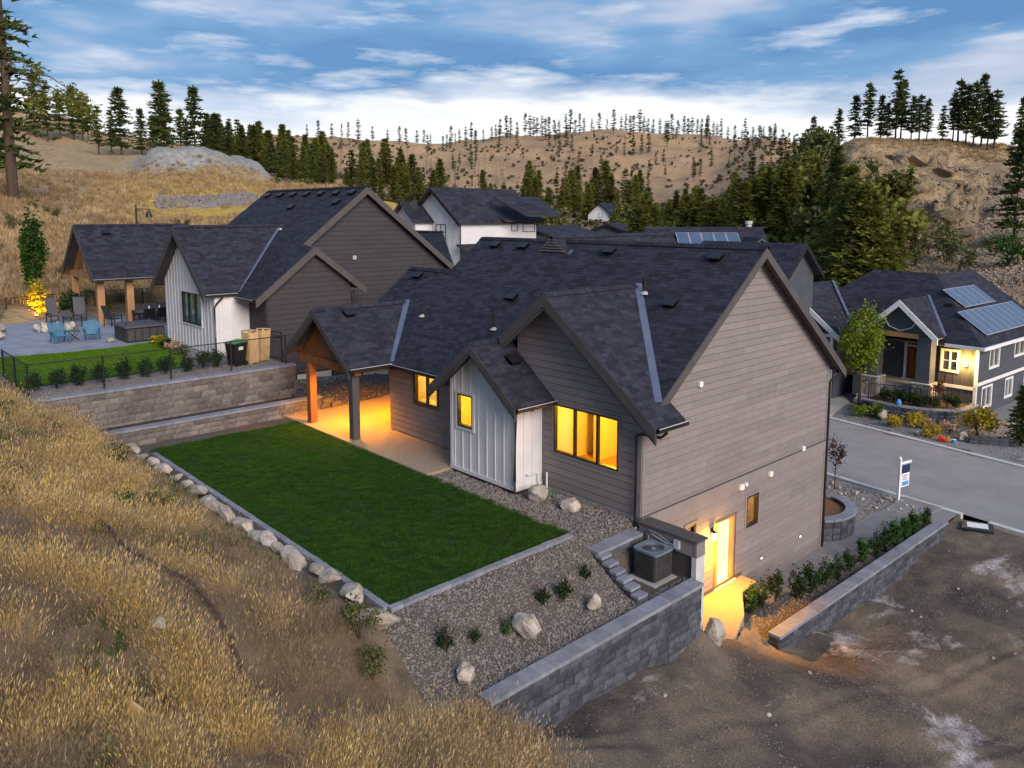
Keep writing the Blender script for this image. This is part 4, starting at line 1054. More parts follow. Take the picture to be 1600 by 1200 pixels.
MB().box(-4.85, -4.68, 1.08, 1.19, 1.6, 4.35).build('door_trim', M_whitet, A); MB().box(-4.67, -3.6, 1.08, 1.19, 3.80, 3.92).build('door_trim', M_whitet, A); MB().box(-4.62, -3.72, 1.12, 1.18, 3.93, 4.3).build('transom', G_dark, A)
MB().box(-7.5, -2.45, -.45, 1.19, .2, 1.6).build('porch_floor', M_conc, A)
for k in range(5): MB().box(-6.6, -3.6, -.45 - .32 * (k + 1), -.452 - .32 * k, .1, 1.42 - .26 * k).build('step', M_conc, A)
MB().box(-4.9, -3.4, .9, 1.08, 1.601, 1.66).build('door_sill', M_whitet, A)
al = MB().box(-.66, -.54, -.06, -.025, 3.2, 3.6).build('wall_lamp', M_black, A)
MB().lathe([(.05, 0), (.09, .05), (.09, .25), (.04, .3)], (-.60, -.14, 3.2), 8).build('bulb', E_warm, al)
lp = lamp('neighbour_sconce_light', (0, 0, 0), 330, (1, .55, .12), size=.08); lp.parent = A; lp.location = (-.60, -.34, 3.4)
wall(A, (0, -2.0, 0), (1, 0, 0), (0, -1, 0), [(GX - 3.6, -.1), (GX + 3.5, -.1), (GX + 3.5, GZ - .25 - .8 * 3.5), (GX, GZ - .3), (GX - 3.6, GZ - .25 - .8 * 3.6)], (), None, M_siding3)
wall(A, (GX + 3.5, 0, 0), (0, 1, 0), (1, 0, 0), [(-1.86, -.1), (1.2, -.1), (1.2, EZ), (-1.86, EZ)], (), None, M_siding3)
MB().box(GX + 3.2, GX + 3.4, -2.14, -2.01, -.1, 4.4).build('corner_board', M_whitet, A); MB().box(GX + 1.9, GX + 2.05, -2.1, -2.01, -.1, 3.2).build('door_trim', M_whitet, A); MB().box(GX - 2.2, GX + 1.89, -2.1, -2.01, 3.0, 3.2).build('door_trim', M_whitet, A)
MB().bar((GX + 2.6, -2.02, 4.35), (GX + 3.4, -2.02, 4.35), .08, .2).build('fascia', M_whitet, A)
gd = MB().box(GX - 2.15, GX + 1.85, -2.06, -2.01, -.08, 2.95).build('garage_door', M_siding2, A)
for k in range(4): MB().box(GX - 2.1, GX + 1.8, -2.085, -2.061, -.02 + k * .74, .66 + k * .74).build('panel', M_siding2, gd)
MB().bar((GX + 3.95, -.2, EZ + .25), (GX + .2, 3.6, GZ + .05), .18, .02).build('valley_flashing', M_flash, A)
MB().bar((PX + PH - .05, -.4, PZ - .9 * PH + .08), (PX + .1, 2.5, PZ + .05), .16, .02).build('valley_flashing', M_flash, A)
def solar_rows(root, org, du, dv, nu, nv, w, h, gap=.03):
    org, du, dv = Vector(org), Vector(du).normalized(), Vector(dv).normalized(); n = du.cross(dv); n = -n if n.z < 0 else n
    for i in range(nu):
        for j in range(nv):
            a = org + du * (i * (w + gap)) + dv * (j * (h + gap)) + n * .1
            p = MB().slab([a, a + du * w, a + du * w + dv * h, a + dv * h], n * .04).build('solar_panel', M_gutter, root)
            MB().slab([a + du * .03 + dv * .03 + n * .0405, a + du * (w - .03) + dv * .03 + n * .0405, a + du * (w - .03) + dv * (h - .03) + n * .0405, a + du * .03 + dv * (h - .03) + n * .0405], n * .004).build('cell_sheet', M_solar, p)
sdv = (-1, 0, .72)
solar_rows(A, (-.2, 1.6, EZ + .5), (0, 1, 0), sdv, 9, 1, 1.05, 2.2)
solar_rows(A, (-2.2, 3.4, EZ + 1.95), (0, 1, 0), sdv, 5, 1, 1.05, 1.8)
rv = MB().box(-3.0, -2.6, 2.6, 3.0, 6.45, 6.7).build('roof_vent', M_black, A)

# ------------------------------------------------------------------ houses beyond
def simple_house(label, loc, w, l, hw, rise, wallm, ridge='y', rz=0., battens=False):
    """gabled house: w across the gable, l along the ridge, local frame centred on the near gable corner"""
    o = thing('house', label, 'house', loc, rz); WOFF[o.name] = Vector((0, 0, 0))
    r = Roof(o, exposure=.4, tabw=(.5, 1.0)); s_ = rise / (w / 2); ov = .5
    c = -w / 2
    for sg in (-1, 1):
        r.plane([(-ov, 0), (l + ov, 0), (l + ov, -w / 2 - ov), (-ov, -w / 2 - ov)], (lambda sg: lambda a, b: Vector((c - sg * b, a, hw + rise + .2 + s_ * b)))(sg))
    r.build()
    g = [(-w, 0), (0, 0), (0, hw), (c, hw + rise), (-w, hw)]
    wall(o, (0, 0, 0), (1, 0, 0), (0, -1, 0), g, (), 'batten' if battens else None, wallm, pitch=.8)
    wall(o, (0, l, 0), (1, 0, 0), (0, 1, 0), g, (), None, wallm)
    wall(o, (0, 0, 0), (0, 1, 0), (1, 0, 0), [(.15, 0), (l - .15, 0), (l - .15, hw), (.15, hw)], (), None, wallm)
    wall(o, (-w, 0, 0), (0, 1, 0), (-1, 0, 0), [(.15, 0), (l - .15, 0), (l - .15, hw), (.15, hw)], (), None, wallm)
    for sg in (-1, 1): rake(o, (c, -ov, hw + rise + .18), (c + sg * (w / 2 + ov), -ov, hw + .18 - s_ * ov), M_black, .08, .3)
    return o, c, s_
def win(o, face, u0, u1, z0, z1, l=0, tr=None, bars=()):
    if face == 'g': window(o, (0, 0, 0), (1, 0, 0), (0, -1, 0), u0, u1, z0, z1, bars=bars, trim=tr)
    else: window(o, (0, 0, 0), (0, 1, 0), (1, 0, 0), u0, u1, z0, z1, bars=bars, trim=tr)
W1, c, s_ = simple_house('tall white board-and-batten house with dark roof past the neighbour\'s gable', (-41.7, 27.3, -1.5), 7.6, 9.5, 9.2, 2.9, M_white, battens=True)
win(W1, 'g', -3.6, -2.1, 7.2, 8.9, bars=(-2.85,))
ww = Roof(W1, exposure=.4, tabw=(.5, 1.0))
for sg in (-1, 1): ww.plane([(-2.4, 0), (.6, 0), (.6, -2.2), (-2.4, -2.2)], (lambda sg: lambda a, b: Vector((-6.0 - sg * b, a, 10.95 + .85 * b)))(sg))
ww.plane([(-9.9, -7.0), (-9.9, -3.8), (-4.4, -3.8), (-5.4, -7.0)], lambda a, b: Vector((-b - 4, -a, 9.7 + .55 * (b + 7))))
ww.plane([(3.2, -.9), (8.6, -.9), (8.6, 3.4), (3.2, 3.4)], lambda a, b: Vector((-b, a + 1.5, 9.2 + .42 * (b + .9))))
ww.plane([(-.5, -3.5), (9.5, -3.5), (9.5, 0), (-.5, 0)], lambda a, b: Vector((-b, a, 5.9 + .35 * (b + 3.5))))
ww.build()
wall(W1, (0, -1.9, 0), (1, 0, 0), (0, -1, 0), [(-7.8, 0), (-4.2, 0), (-4.2, 9.2), (-6.0, 10.7), (-7.8, 9.2)], (), 'batten', M_white, pitch=.8)
wall(W1, (-4.2, 0, 0), (0, 1, 0), (1, 0, 0), [(-1.75, 0), (0, 0), (0, 9.2), (-1.75, 9.2)], (), None, M_white)
window(W1, (0, -1.9, 0), (1, 0, 0), (0, -1, 0), -6.7, -5.3, 7.2, 8.9, bars=(-6.0,))
win(W1, 'x', 6.2, 7.0, 8.2, 8.9); win(W1, 'x', 7.7, 9.3, 8.1, 8.9)
wall(W1, (3.2, 0, 0), (0, 1, 0), (1, 0, 0), [(0, 0), (9, 0), (9, 5.8), (0, 5.8)], (), None, M_white)
downspout(W1, [(.1, -.06, 9.1), (.1, -.06, 3.0)])
W2, c, s_ = simple_house('low dark-roofed white bungalow right of the tall white house', (-38.5, 38.5, -2), 11, 9, 7.5, 1.4, M_white, rz=.2)
W3, c, s_ = simple_house('grey roofed house with solar panels and a small white gable beyond the main ridge', tuple(surveyed(1016, 353, d=70).xy - Vector((-4.5 * math.cos(-.745), -4.5 * math.sin(-.745)))) + (-4.2,), 9.0, 9.4, 8.2, 3.0, M_siding3, rz=-.745)
nb = math.hypot(1, s_)
solar_rows(W3, (-.2, 2.0, 8.4 + s_ * .2 + .15), (0, 1, 0), (-1, 0, s_), 5, 2, 1.05, 1.9)
cg = Roof(W3, exposure=.4, tabw=(.5, 1.0))
for sg in (-1, 1): cg.plane([(-.9, 0), (5, 0), (5, -2.0), (-.9, -2.0)], (lambda sg: lambda a, b: Vector((-a + .3, 8.1 - sg * b, 10.6 + .85 * b)))(sg))
cg.build()
wall(W3, (.9, 0, 0), (0, 1, 0), (1, 0, 0), [(6.5, 6), (9.7, 6), (9.7, 8.9), (8.1, 10.3), (6.5, 8.9)], (), 'batten', M_white, pitch=.5)
MB().lathe([(.25, 0), (.25, 1.2), (.32, 1.25), (.32, 1.5)], (-5.5, 9.0, 10.4), 10).build('chimney_pipe', M_concl, W3)
W4, c, s_ = simple_house('slate gabled garage wing rising behind the main house\'s street eave', (-12.2, 34.5, -4.2), 4.2, 7, 8.65, 1.75, M_siding3, rz=math.pi / 2)
W5, c, s_ = simple_house('tiny far white house with black roof among the conifers', (-109, 128, 3.2), 6, 8, 5.0, 2.6, M_whitet, rz=.3)
win(W5, 'g', -3.3, -2.2, 4.2, 5.2)
lw = Roof(W5, exposure=.6, tabw=(.8, 1.4)); lw.plane([(-3.5, -2.5), (6, -2.5), (6, .2), (-3.5, .2)], lambda a, b: Vector((a - 4, b - .3, 3.0 + .6 * (b + .2)))); lw.build()
wall(W5, (-3.5, -2.2, 0), (1, 0, 0), (0, -1, 0), [(-3.5, 0), (4.8, 0), (4.8, 1.8), (-3.5, 1.8)], (), None, M_whitet)
W6, c, s_ = simple_house('dark hip-roofed bungalow between the far white house and the solar roof', (-61, 77, -1), 9, 9, 6.0, 1.7, M_siding3, rz=.5)
W7, c, s_ = simple_house('house corner with timber gable past the solar roof', (7.5, 56, -3.9), 8, 9, 6.3, 2.6, M_wood2, rz=-.3)
# ------------------------------------------------------------------ segmental block walls
def block_mesh(m, seed, rough=.022):
    r = random.Random(seed)
    mb = MB(); nx, nz = 5, 4
    vs = []; fs = []
    for j in range(nz):
        for i in range(nx):
            e = i in (0, nx - 1) or j in (0, nz - 1)
            vs.append((-.5 + i / (nx - 1), -.5 + (.0 if e else -1) * .10 * r.uniform(.3, 1), j / (nz - 1)))
    for j in range(nz - 1):
        for i in range(nx - 1):
            a = j * nx + i; fs.append((a, a + 1, a + nx + 1, a + nx))
    n = len(vs)
    vs += [(-.5, .5, 0), (.5, .5, 0), (.5, .5, 1), (-.5, .5, 1)]
    fs += [(0, n, n + 1, nx - 1) + tuple(range(nx - 2, 0, -1)), tuple((nz - 1) * nx + i for i in range(nx)) + (n + 2, n + 3),
           (n, 0) + tuple(j * nx for j in range(1, nz)) + (n + 3,), (nx - 1, n + 1, n + 2) + tuple(j * nx + nx - 1 for j in range(nz - 1, 0, -1)), (n + 1, n, n + 3, n + 2)]
    mb.add(vs, fs); return mb.mesh('block', m)
BM = {M_block: [block_mesh(M_block, i) for i in range(4)], M_blockb: [block_mesh(M_blockb, i + 9) for i in range(4)]}
capm = MB().box(-.5, .5, -.5, .5, 0, 1).mesh('cap_block', M_cap)
def block_wall(name, label, p0, p1, z0, z1, bl=.46, bh=.2, dep=.30, mat=None, cap=True, zb=None, taper=0.0, step=None):
    """straight run of blocks; the face looks to the right-hand side of p0->p1"""
    mat = mat or M_block
    p0, p1 = Vector((p0[0], p0[1], 0)), Vector((p1[0], p1[1], 0))
    L_ = (p1 - p0).length; d = (p1 - p0) / L_; ang = math.atan2(d.y, d.x)
    t = thing(name, label, 'retaining wall', ((p0.x + p1.x) / 2, (p0.y + p1.y) / 2, z0))
    rows = int(round((z1 - z0) / bh))
    for k in range(rows):
        off = (k % 2) * bl / 2; u = -off
        zt = z1 - (rows - k) * bh
        while u < L_ - .02:
            a, b = max(u, 0), min(u + bl * R.choice((1, 1, .66)), L_)
            u2 = b if b > u else u + bl
            if b - a > .06 and (zb is None or zt + bh > zb((a + b) / 2)):
                c = p0 + d * ((a + b) / 2)
                nrm = Vector((d.y, -d.x, 0))
                o = link(R.choice(BM[mat]), 'block', t, (c.x - nrm.x * (taper * (k) + R.uniform(0, .012)), c.y - nrm.y * (taper * k), zt), (0, 0, ang), (b - a - .008, dep, bh - .006))
            u = u2
    if cap:
        u = 0
        while u < L_ - .02:
            b = min(u + bl * .98, L_); c = p0 + d * ((u + b) / 2)
            link(capm, 'cap_block', t, (c.x, c.y, z1), (0, 0, ang), (b - u - .006, dep + .10, .09))
            u = b
    return t
# faces: near wall looks +X (towards the lot): run so that right-hand side is +X  => direction +Y
block_wall('retaining_wall', 'dark block retaining wall holding the gravel bed above the dirt lot', (2.02, -7.45), (2.02, -.20), -2.85, -1.14, zb=lambda u: -3.2)
block_wall('retaining_wall', 'long low block wall with a row of small shrubs behind it beside the walkway', (2.28, 3.45), (2.55, 16.3), -5.15, -3.93)
block_wall('retaining_wall', 'upper tier of the brown block wall below the terrace fence', (-18.75, -10.9), (-18.75, -.75), -.1, 1.66, mat=M_blockb, bl=.6, bh=.25)
block_wall('retaining_wall', 'lower tier of the brown block wall along the end of the lawn', (-17.05, -9.6), (-17.05, -.45), -.35, .46, mat=M_blockb, bl=.6, bh=.2)
t = thing('retaining_wall', 'stepped block end of the lower tier beside the patio gravel', 'retaining wall', (-17, .2, 0))
for k, (y, z) in enumerate(((-.2, .38), (.25, .18), (.65, .0))):
    link(BM[M_blockb][k], 'block', t, (-17.0, y, z - .2), (0, 0, math.pi / 2), (.44, .32, .2)); link(BM[M_blockb][k], 'block', t, (-17.0, y - .1, z - .4), (0, 0, math.pi / 2), (.44, .32, .2))
mb = MB(); mb.box(-18.6, -17.2, -9.6, -.6, -.2, .30); tag(mb.build('tier_planting_bed', M_twig), kind='structure')
# stepped wall around the condenser pit
t = thing('stepped_block_wall', 'dark block wall stepping down round the air conditioner pit', 'retaining wall', (.2, -1.5, -1.2))
run = [(.12, -1.9 + k * .46, -.36) for k in range(4)]
for x, y, z in run:
    for q in range(4): link(R.choice(BM[M_block]), 'block', t, (x - .02, y, z - .2 * (q + 1)), (0, 0, math.pi / 2), (.455, .3, .196))
    link(capm, 'cap_block', t, (x - .02, y, z), (0, 0, math.pi / 2), (.455, .44, .08))
for k in range(6):
    x = .36 + k * .235; z = -.42 - k * .125
    for q in range(4): link(R.choice(BM[M_block]), 'block', t, (x, -1.98, z - .2 * (q + 1)), (0, 0, 0), (.24, .3, .197))
    link(capm, 'cap_block', t, (x, -1.98, z), (0, 0, 0), (.24, .38, .07))
# concrete wing wall between the pit and the lower entry
t = thing('wing_wall', 'concrete wing wall with dark metal cap between air conditioner and lit lower entry', 'wall', (1, .1, -4))
MB().box(.06, 1.78, -.05, .22, -4.2, -.52).build('panel', M_trim, t)  # dark colour stands in for the shade in the recess below the header
MB().box(.06, 1.84, -.12, .26, -.519, -.10).build('header', M_siding, t)
MB().box(1.785, 1.93, -.13, .26, -4.3, -.521).build('end_post', M_concl, t)
MB().box(1.842, 1.93, -.13, .26, -.5205, -.101).build('end_post', M_siding, t)
MB().box(.05, 1.98, -.19, .32, -.099, -.05).build('metal_cap', M_trim, t)
MB().box(1.25, 1.42, -.2, -.121, -.42, -.2).build('junction_box', M_gutter, t)
MB().tube([(.35, -.16, -1.0), (.35, -.16, -.3), (.45, -.2, -.18), (.8, -.22, -.2), (1.15, -.2, -.34), (1.26, -.18, -.34)], .022, 6).build('conduit', M_acg, t)
MB().tube([(.42, -.17, -.9), (.42, -.17, -.34), (.55, -.2, -.26), (1.0, -.2, -.36), (1.26, -.17, -.38)], .016, 6).build('conduit', M_gutter, t)
# air conditioner
AC = thing('air_conditioner', 'dark grey air conditioner condenser on a pad behind the block wall', 'air conditioner', (.90, -.60, -1.2))
ax, ay, hs = .90, -.60, .38
def rrect(h, r, n=4):
    out = []
    for sx, sy, a0 in ((1, 1, 0), (-1, 1, 90), (-1, -1, 180), (1, -1, 270)):
        for k in range(n + 1):
            a = rad(a0 + 90 * k / n); out.append((sx * (h - r) + r * math.cos(a), sy * (h - r) + r * math.sin(a)))
    return out
def rr_slab(h, r, z0, z1): return [(ax + x, ay + y, z0) for x, y in rrect(h, r)], (0, 0, z1 - z0)
MB().slab(*rr_slab(hs - .03, .08, -1.15, -.45)).build('coil', M_acd, AC)
for k in range(11): MB().slab(*rr_slab(hs, .10, -1.12 + k * .06, -1.085 + k * .06)).build('louver', M_acd, AC)
for sx in (-1, 1):
    for sy in (-1, 1): MB().box(ax + sx * (hs - .07) - .045, ax + sx * (hs - .07) + .045, ay + sy * (hs - .07) - .045, ay + sy * (hs - .07) + .045, -1.13, -.45).build('corner_post', M_acd, AC)
top_ = MB(); outer = rrect(hs + .02, .12); nO = len(outer)
ring = [(ax + x, ay + y, -.45) for x, y in outer] + [(ax + x, ay + y, -.39) for x, y in outer] + [(ax + .30 * math.cos(2 * math.pi * k / nO + .0), ay + .30 * math.sin(2 * math.pi * k / nO), -.40) for k in range(nO)] + [(ax + .29 * math.cos(2 * math.pi * k / nO), ay + .29 * math.sin(2 * math.pi * k / nO), -.52) for k in range(nO)]
top_.add(ring, [(i + j * nO, (i + 1) % nO + j * nO, (i + 1) % nO + (j + 1) * nO, i + (j + 1) * nO) for j in range(3) for i in range(nO)])
tp = top_.build('top_grille', M_acg, AC)
for k in range(5):
    a = k * 2 * math.pi / 5; ca, sa = math.cos(a), math.sin(a)
    MB().add([(ax + .07 * ca, ay + .07 * sa, -.47), (ax + .26 * ca - .05 * sa, ay + .26 * sa + .05 * ca, -.45), (ax + .26 * ca + .09 * sa, ay + .26 * sa - .09 * ca, -.49)], [(0, 1, 2)]).build('fan_blade', M_acg, tp)
MB().lathe([(.07, -.5), (.07, -.415), (.02, -.405)], (ax, ay, 0), 12).build('fan_hub', M_acg, tp)
for r_ in (.11, .17, .23, .285): MB().tube([(ax + r_ * math.cos(2 * math.pi * k / 20), ay + r_ * math.sin(2 * math.pi * k / 20), -.40) for k in range(21)], .0045, 4).build('wire_guard', M_acg, tp)
MB().box(ax - .46, ax + .46, ay - .5, ay + .46, -1.26, -1.19).build('pad', M_conc, AC)
MB().box(ax - .30, ax + .30, ay - .3, ay + .3, -1.189, -1.151).build('base_pan', M_black, AC)
# valve box lid near the white wall
t = thing('valve_box', 'green irrigation box lid in the gravel beside the white wall', 'box', (-3.45, -.45, -.1)); WOFF[t.name] = Vector((0, 0, 0))
MB().box(-.3, .3, -.2, .2, -.1, .03).build('lid', M_green, t, bevel=.01)

# lawn edging pavers, one object each
t = thing('paver_edging', 'grey concrete pavers edging the two outer sides of the dark lawn', 'edging', (-.62, -5, -.1))
pvm = MB().box(-.5, .5, -.5, .5, 0, 1).mesh('paver', M_cap)
for k in range(17): link(pvm, 'paver', t, (-.60 + R.uniform(-.01, .01), -7.72 + k * .335, -.16), (0, 0, math.pi / 2 + R.uniform(-.02, .02)), (.325, .17, .12))
for k in range(44): link(pvm, 'paver', t, (-.85 - k * .335, -7.88 + R.uniform(-.01, .01), -.16), (0, 0, R.uniform(-.03, .03)), (.325, .16, .115))

# ------------------------------------------------------------------ boulders
def rock_mesh(seed, m=None, sub=3, flat=.75):
    import bmesh
    r = random.Random(seed); bm = bmesh.new(); bmesh.ops.create_icosphere(bm, subdivisions=sub, radius=.5)
    planes = [(Vector((r.gauss(0, 1), r.gauss(0, 1), r.gauss(0, 1))).normalized(), r.uniform(.24, .42)) for _ in range(15)]
    for v in bm.verts:
        for n, dd in planes:
            k = v.co.dot(n)
            if k > dd: v.co -= n * (k - dd) * .92
        v.co += v.co.normalized() * noise.fractal(v.co * 3.5 + Vector((seed, 0, 0)), 1, 2, 4) * .045
        v.co.z *= flat
    me = bpy.data.meshes.new('boulder'); bm.to_mesh(me); bm.free(); me.materials.append(m or M_rock)
    return me
RK = [rock_mesh(i + 1) for i in range(7)]
def boulder(label, loc, s, rz=None, sc_=(1, 1, 1), group=None, name='boulder', k=None):
    o = link(RK[k if k is not None else R.randrange(7)], name)
    o.location = loc; o.rotation_euler = (R.uniform(-.3, .3), R.uniform(-.3, .3), rz if rz is not None else R.uniform(0, 6)); o.scale = (s * sc_[0], s * sc_[1], s * sc_[2])
    return tag(o, label, 'rock', group)
lr = [(-16.2, -8.3, .7), (-15.2, -8.35, .55), (-14.2, -8.3, .6), (-13.2, -8.3, .75), (-12.1, -8.3, .6), (-11.2, -8.3, .65), (-10.3, -8.25, .85), (-9.4, -8.35, .7), (-8.7, -8.4, 1.0), (-7.8, -8.4, .8), (-6.9, -8.35, .95), (-6.0, -8.35, .7), (-5.4, -8.3, .75), (-4.75, -8.3, .6), (-4.1, -8.3, 1.0), (-3.15, -8.2, .6), (-2.65, -8.15, .65), (-1.62, -8.2, .9)]
for x, y, s in lr:
    boulder('pale boulder in the row between the dark lawn and the dry grass bank', (x, y, .0 + R.uniform(-.05, .06)), s * .86, R.uniform(-.2, .2), (1.5, .85, .7), 'boulders along the lawn edge')
boulder('longest flat boulder at the bottom corner of the lawn\'s rock row', (-.45, -8.35, -.05), .95, .55, (1.6, .7, .7))
boulder('brown and white boulder beside the green box lid', (-3.05, -.95, .05), .78, 1.2, (1, .9, 1.1), k=1)
boulder('rounded tan boulder on the gravel below the wide lit window', (-1.95, -.75, -.02), .75, 2.0, (1.1, .9, 1), k=4)
boulder('largest white boulder among the bed\'s small plants', (1.05, -5.35, -.72), .82, .3, (1.1, .8, 1), k=2)
boulder('small white boulder below the stepped blocks', (1.25, -3.35, -.85), .55, 1, (.8, .8, 1.2), k=3)
boulder('upright pale boulder low in the gravel near the block wall end', (1.35, -7.35, -.9), .62, 1.7, (.8, .8, 1.25), k=5)
boulder('large grey boulder at the foot of the concrete wing wall', (2.2, .38, -2.62), .95, .4, (.8, 1.0, 1.1), k=6)
def on_bank(px, py):
    t_ = 4.
    while t_ < 40:
        q = surveyed(px, py, d=t_)
        if q.z < bank_z(q.x, q.y): break
        t_ += .05
    return Vector((q.x, q.y, bank_z(q.x, q.y)))
boulder('pale rock half hidden in the dry grass', on_bank(246, 990) + Vector((0, 0, .16)), .36, .4, (1.2, 1, 1))
boulder('tan rock slab at the low corner of the bank', (.9, -8.85, -.85), .8, -.5, (1.5, .6, .35), k=1)
boulder('tan rock slab down the bank beside the gravel bed', (1.7, -8.95, -1.25), .6, -.7, (1.4, .6, .4), k=2)
for x, y, s in ((-34.8, -10.2, 1.3), (-36.2, -9.6, 1.0), (-35.4, -9.2, .9), (-38.0, -8.6, .8), (-37, -10.4, 1.2)):
    boulder('whitish boulder heaped at the edge of the terrace patio', (x, y, 2.0), s, group='boulders beside the terrace patio')
for x, y, s in ((-1.0, 14.6, .6), (-.4, 14.1, .45)):
    boulder('flat tan rock in the front bed by the curved wall', (x, y, -4.0), s, sc_=(1.3, 1, .6), group='front bed rocks')
for k in range(34):
    y = R.uniform(16.4, 18.3); x = R.uniform(-3.2, 1.0); s = R.uniform(.1, .24)
    boulder('small pale stone in the strip along the kerb', (x, min(y, ROADN(x) - .4), -4.16), s, group='kerb strip stones', name='stone')
for k in range(26):
    x, y = R.uniform(2.6, 14), R.uniform(-3, 16); s = R.uniform(.06, .16)
    boulder('small loose stone lying on the bare dirt lot', (x, y, dirt_z(x, y) + s * .12), s, group='loose stones on the lot', name='stone')
CRK = [rock_mesh(30 + i, M_crag, 3, .8) for i in range(5)]
for k in range(64):
    px, d = R.uniform(1318, 1485), R.uniform(86, 126); s = R.uniform(2.4, 6.0); g = ground_at(px, d)
    o = link(R.choice(CRK), 'crag'); o.location = g - Vector((0, 0, s * .22)); o.rotation_euler = (R.uniform(-.4, .4), R.uniform(-.4, .4), R.uniform(-.5, .5)); o.scale = (s * R.uniform(1.0, 1.9), s * R.uniform(.6, 1.0), s * R.uniform(.5, .9))
    tag(o, 'weathered tan crag on the rocky hillside above the solar roof', 'rock', 'crags on the rocky hill')

# ------------------------------------------------------------------ scattered stuff (points -> instances)
def scatter(name, label, cat, src, pts, parent=None):
    """pts rows x,y,z,rz,scale,tilt,index; src list of meshes"""
    cl = bpy.data.collections.new(name + '_sources')
    for i, me in enumerate(src):
        o = bpy.data.objects.new(f'{name}_source_{i:02d}', me); cl.objects.link(o)
    pts = np.array(pts, np.float32)
    me = bpy.data.meshes.new(name); me.vertices.add(len(pts)); me.vertices.foreach_set('co', pts[:, :3].ravel())
    a = me.attributes.new('rot', 'FLOAT_VECTOR', 'POINT'); a.data.foreach_set('vector', np.stack([pts[:, 5], pts[:, 5] * .6, pts[:, 3]], 1).astype(np.float32).ravel())
    a = me.attributes.new('scl', 'FLOAT', 'POINT'); a.data.foreach_set('value', pts[:, 4].copy())
    a = me.attributes.new('idx', 'INT', 'POINT'); a.data.foreach_set('value', pts[:, 6].astype(np.int32))
    o = link(me, name); tag(o, label, cat, kind='stuff')
    ng = bpy.data.node_groups.new(name, 'GeometryNodeTree')
    ng.interface.new_socket('Geometry', in_out='INPUT', socket_type='NodeSocketGeometry'); ng.interface.new_socket('Geometry', in_out='OUTPUT', socket_type='NodeSocketGeometry')
    gi, go = ng.nodes.new('NodeGroupInput'), ng.nodes.new('NodeGroupOutput')
    ci = ng.nodes.new('GeometryNodeCollectionInfo'); ci.inputs[0].default_value = cl; ci.inputs[1].default_value = True; ci.inputs[2].default_value = True
    ip = ng.nodes.new('GeometryNodeInstanceOnPoints'); ip.inputs['Pick Instance'].default_value = True
    def attr(n, ty):
        q = ng.nodes.new('GeometryNodeInputNamedAttribute'); q.data_type = ty; q.inputs[0].default_value = n; return q.outputs[0]
    ng.links.new(gi.outputs[0], ip.inputs['Points']); ng.links.new(ci.outputs[0], ip.inputs['Instance'])
    ng.links.new(attr('idx', 'INT'), ip.inputs['Instance Index']); ng.links.new(attr('rot', 'FLOAT_VECTOR'), ip.inputs['Rotation']); ng.links.new(attr('scl', 'FLOAT'), ip.inputs['Scale'])
    ng.links.new(ip.outputs[0], go.inputs[0])
    md = o.modifiers.new('scatter', 'NODES'); md.node_group = ng
    return o
NR = np.random.default_rng(5)
def tuft(m, n, h, spread, w, lean, seed, heads=False):
    r = np.random.default_rng(seed); V = []; F = []
    for k in range(n):
        a = r.uniform(0, 6.283); rr = spread * math.sqrt(r.uniform()); hh = h * r.uniform(.55, 1.1)
        b = np.array([rr * math.cos(a), rr * math.sin(a), 0]); a2 = a + r.normal(0, .8); ln = lean * r.uniform(.2, 1.3) * hh
        d = np.array([math.cos(a2), math.sin(a2), 0]); sd = np.array([-math.sin(a2 + r.uniform(-1, 1)), math.cos(a2), 0]) * w * r.uniform(.6, 1.2)
        p1 = b + d * ln * .35 + np.array([0, 0, hh * .6]); p2 = b + d * ln + np.array([0, 0, hh])
        i = len(V); V += [b - sd, b + sd, p1 + sd * .8, p1 - sd * .8, p2]
        F += [(i, i + 1, i + 2), (i, i + 2, i + 3), (i + 3, i + 2, i + 4)]
        if heads and r.uniform() < heads:
            i = len(V); q = p2 - d * .02; e = sd / np.linalg.norm(sd) * w * 2.6
            V += [q - e * .3 - np.array([0, 0, .05]), q + e * .3 - np.array([0, 0, .05]), q + e * .5 + np.array([0, 0, .0]), q + d * .03 + np.array([0, 0, .05])]
            F += [(i, i + 1, i + 2), (i, i + 2, i + 3)]
    return mesh_np('tuft', V, F, m)
def dens(x, y, s): return fbm(x, y, s, 3)
# dry grass on the bank
src = [tuft(M_dry, 40, .40, .34, .0020, 1.0, i, .5) for i in range(4)] + [tuft(M_dryo, 30, .60, .22, .0018, .6, 14, .8)] + [tuft(M_dryg, 44, .24, .40, .0024, 1.5, 20 + i, .1) for i in range(3)]
pts = []
while len(pts) < 42000:
    x, y = R.uniform(-26, 12), R.uniform(-22, -8.45)
    if x < -18.6 and y > -10.9: continue
    dx, dy = x - CX, y - CY_; dcam = math.hypot(dx, dy)
    if dcam < 1.5 or dcam > 14 and R.random() > 14 / dcam * 1.0: continue
    az = math.atan2(dx, dy) - YAW
    if abs(az) > 1.05: continue
    z = bank_z(x, y)
    if x > 2.3 and z < dirt_z(x, y): continue
    n = dens(x, y, .8)
    edge_d = (-8.35 if x > -16.6 else -10.9) - y
    if edge_d < .9 + .5 * n: continue
    if x > -.8 and y > -9.3 - .3 * (x + .8) and R.random() < .12: continue
    if n < -.25 and R.random() < .5: continue
    short = n < .0 + .35 * dens(x + 40, y, .3) or R.random() < .22 or edge_d < 1.8 or (x > -.8 and y > -10.6)
    pts.append((x, y, z - .02, R.uniform(0, 6.28), R.uniform(.42, .88) * (1 + .5 * n), R.gauss(0, .16), R.randrange(5, 8) if short else R.randrange(5)))
k = 0
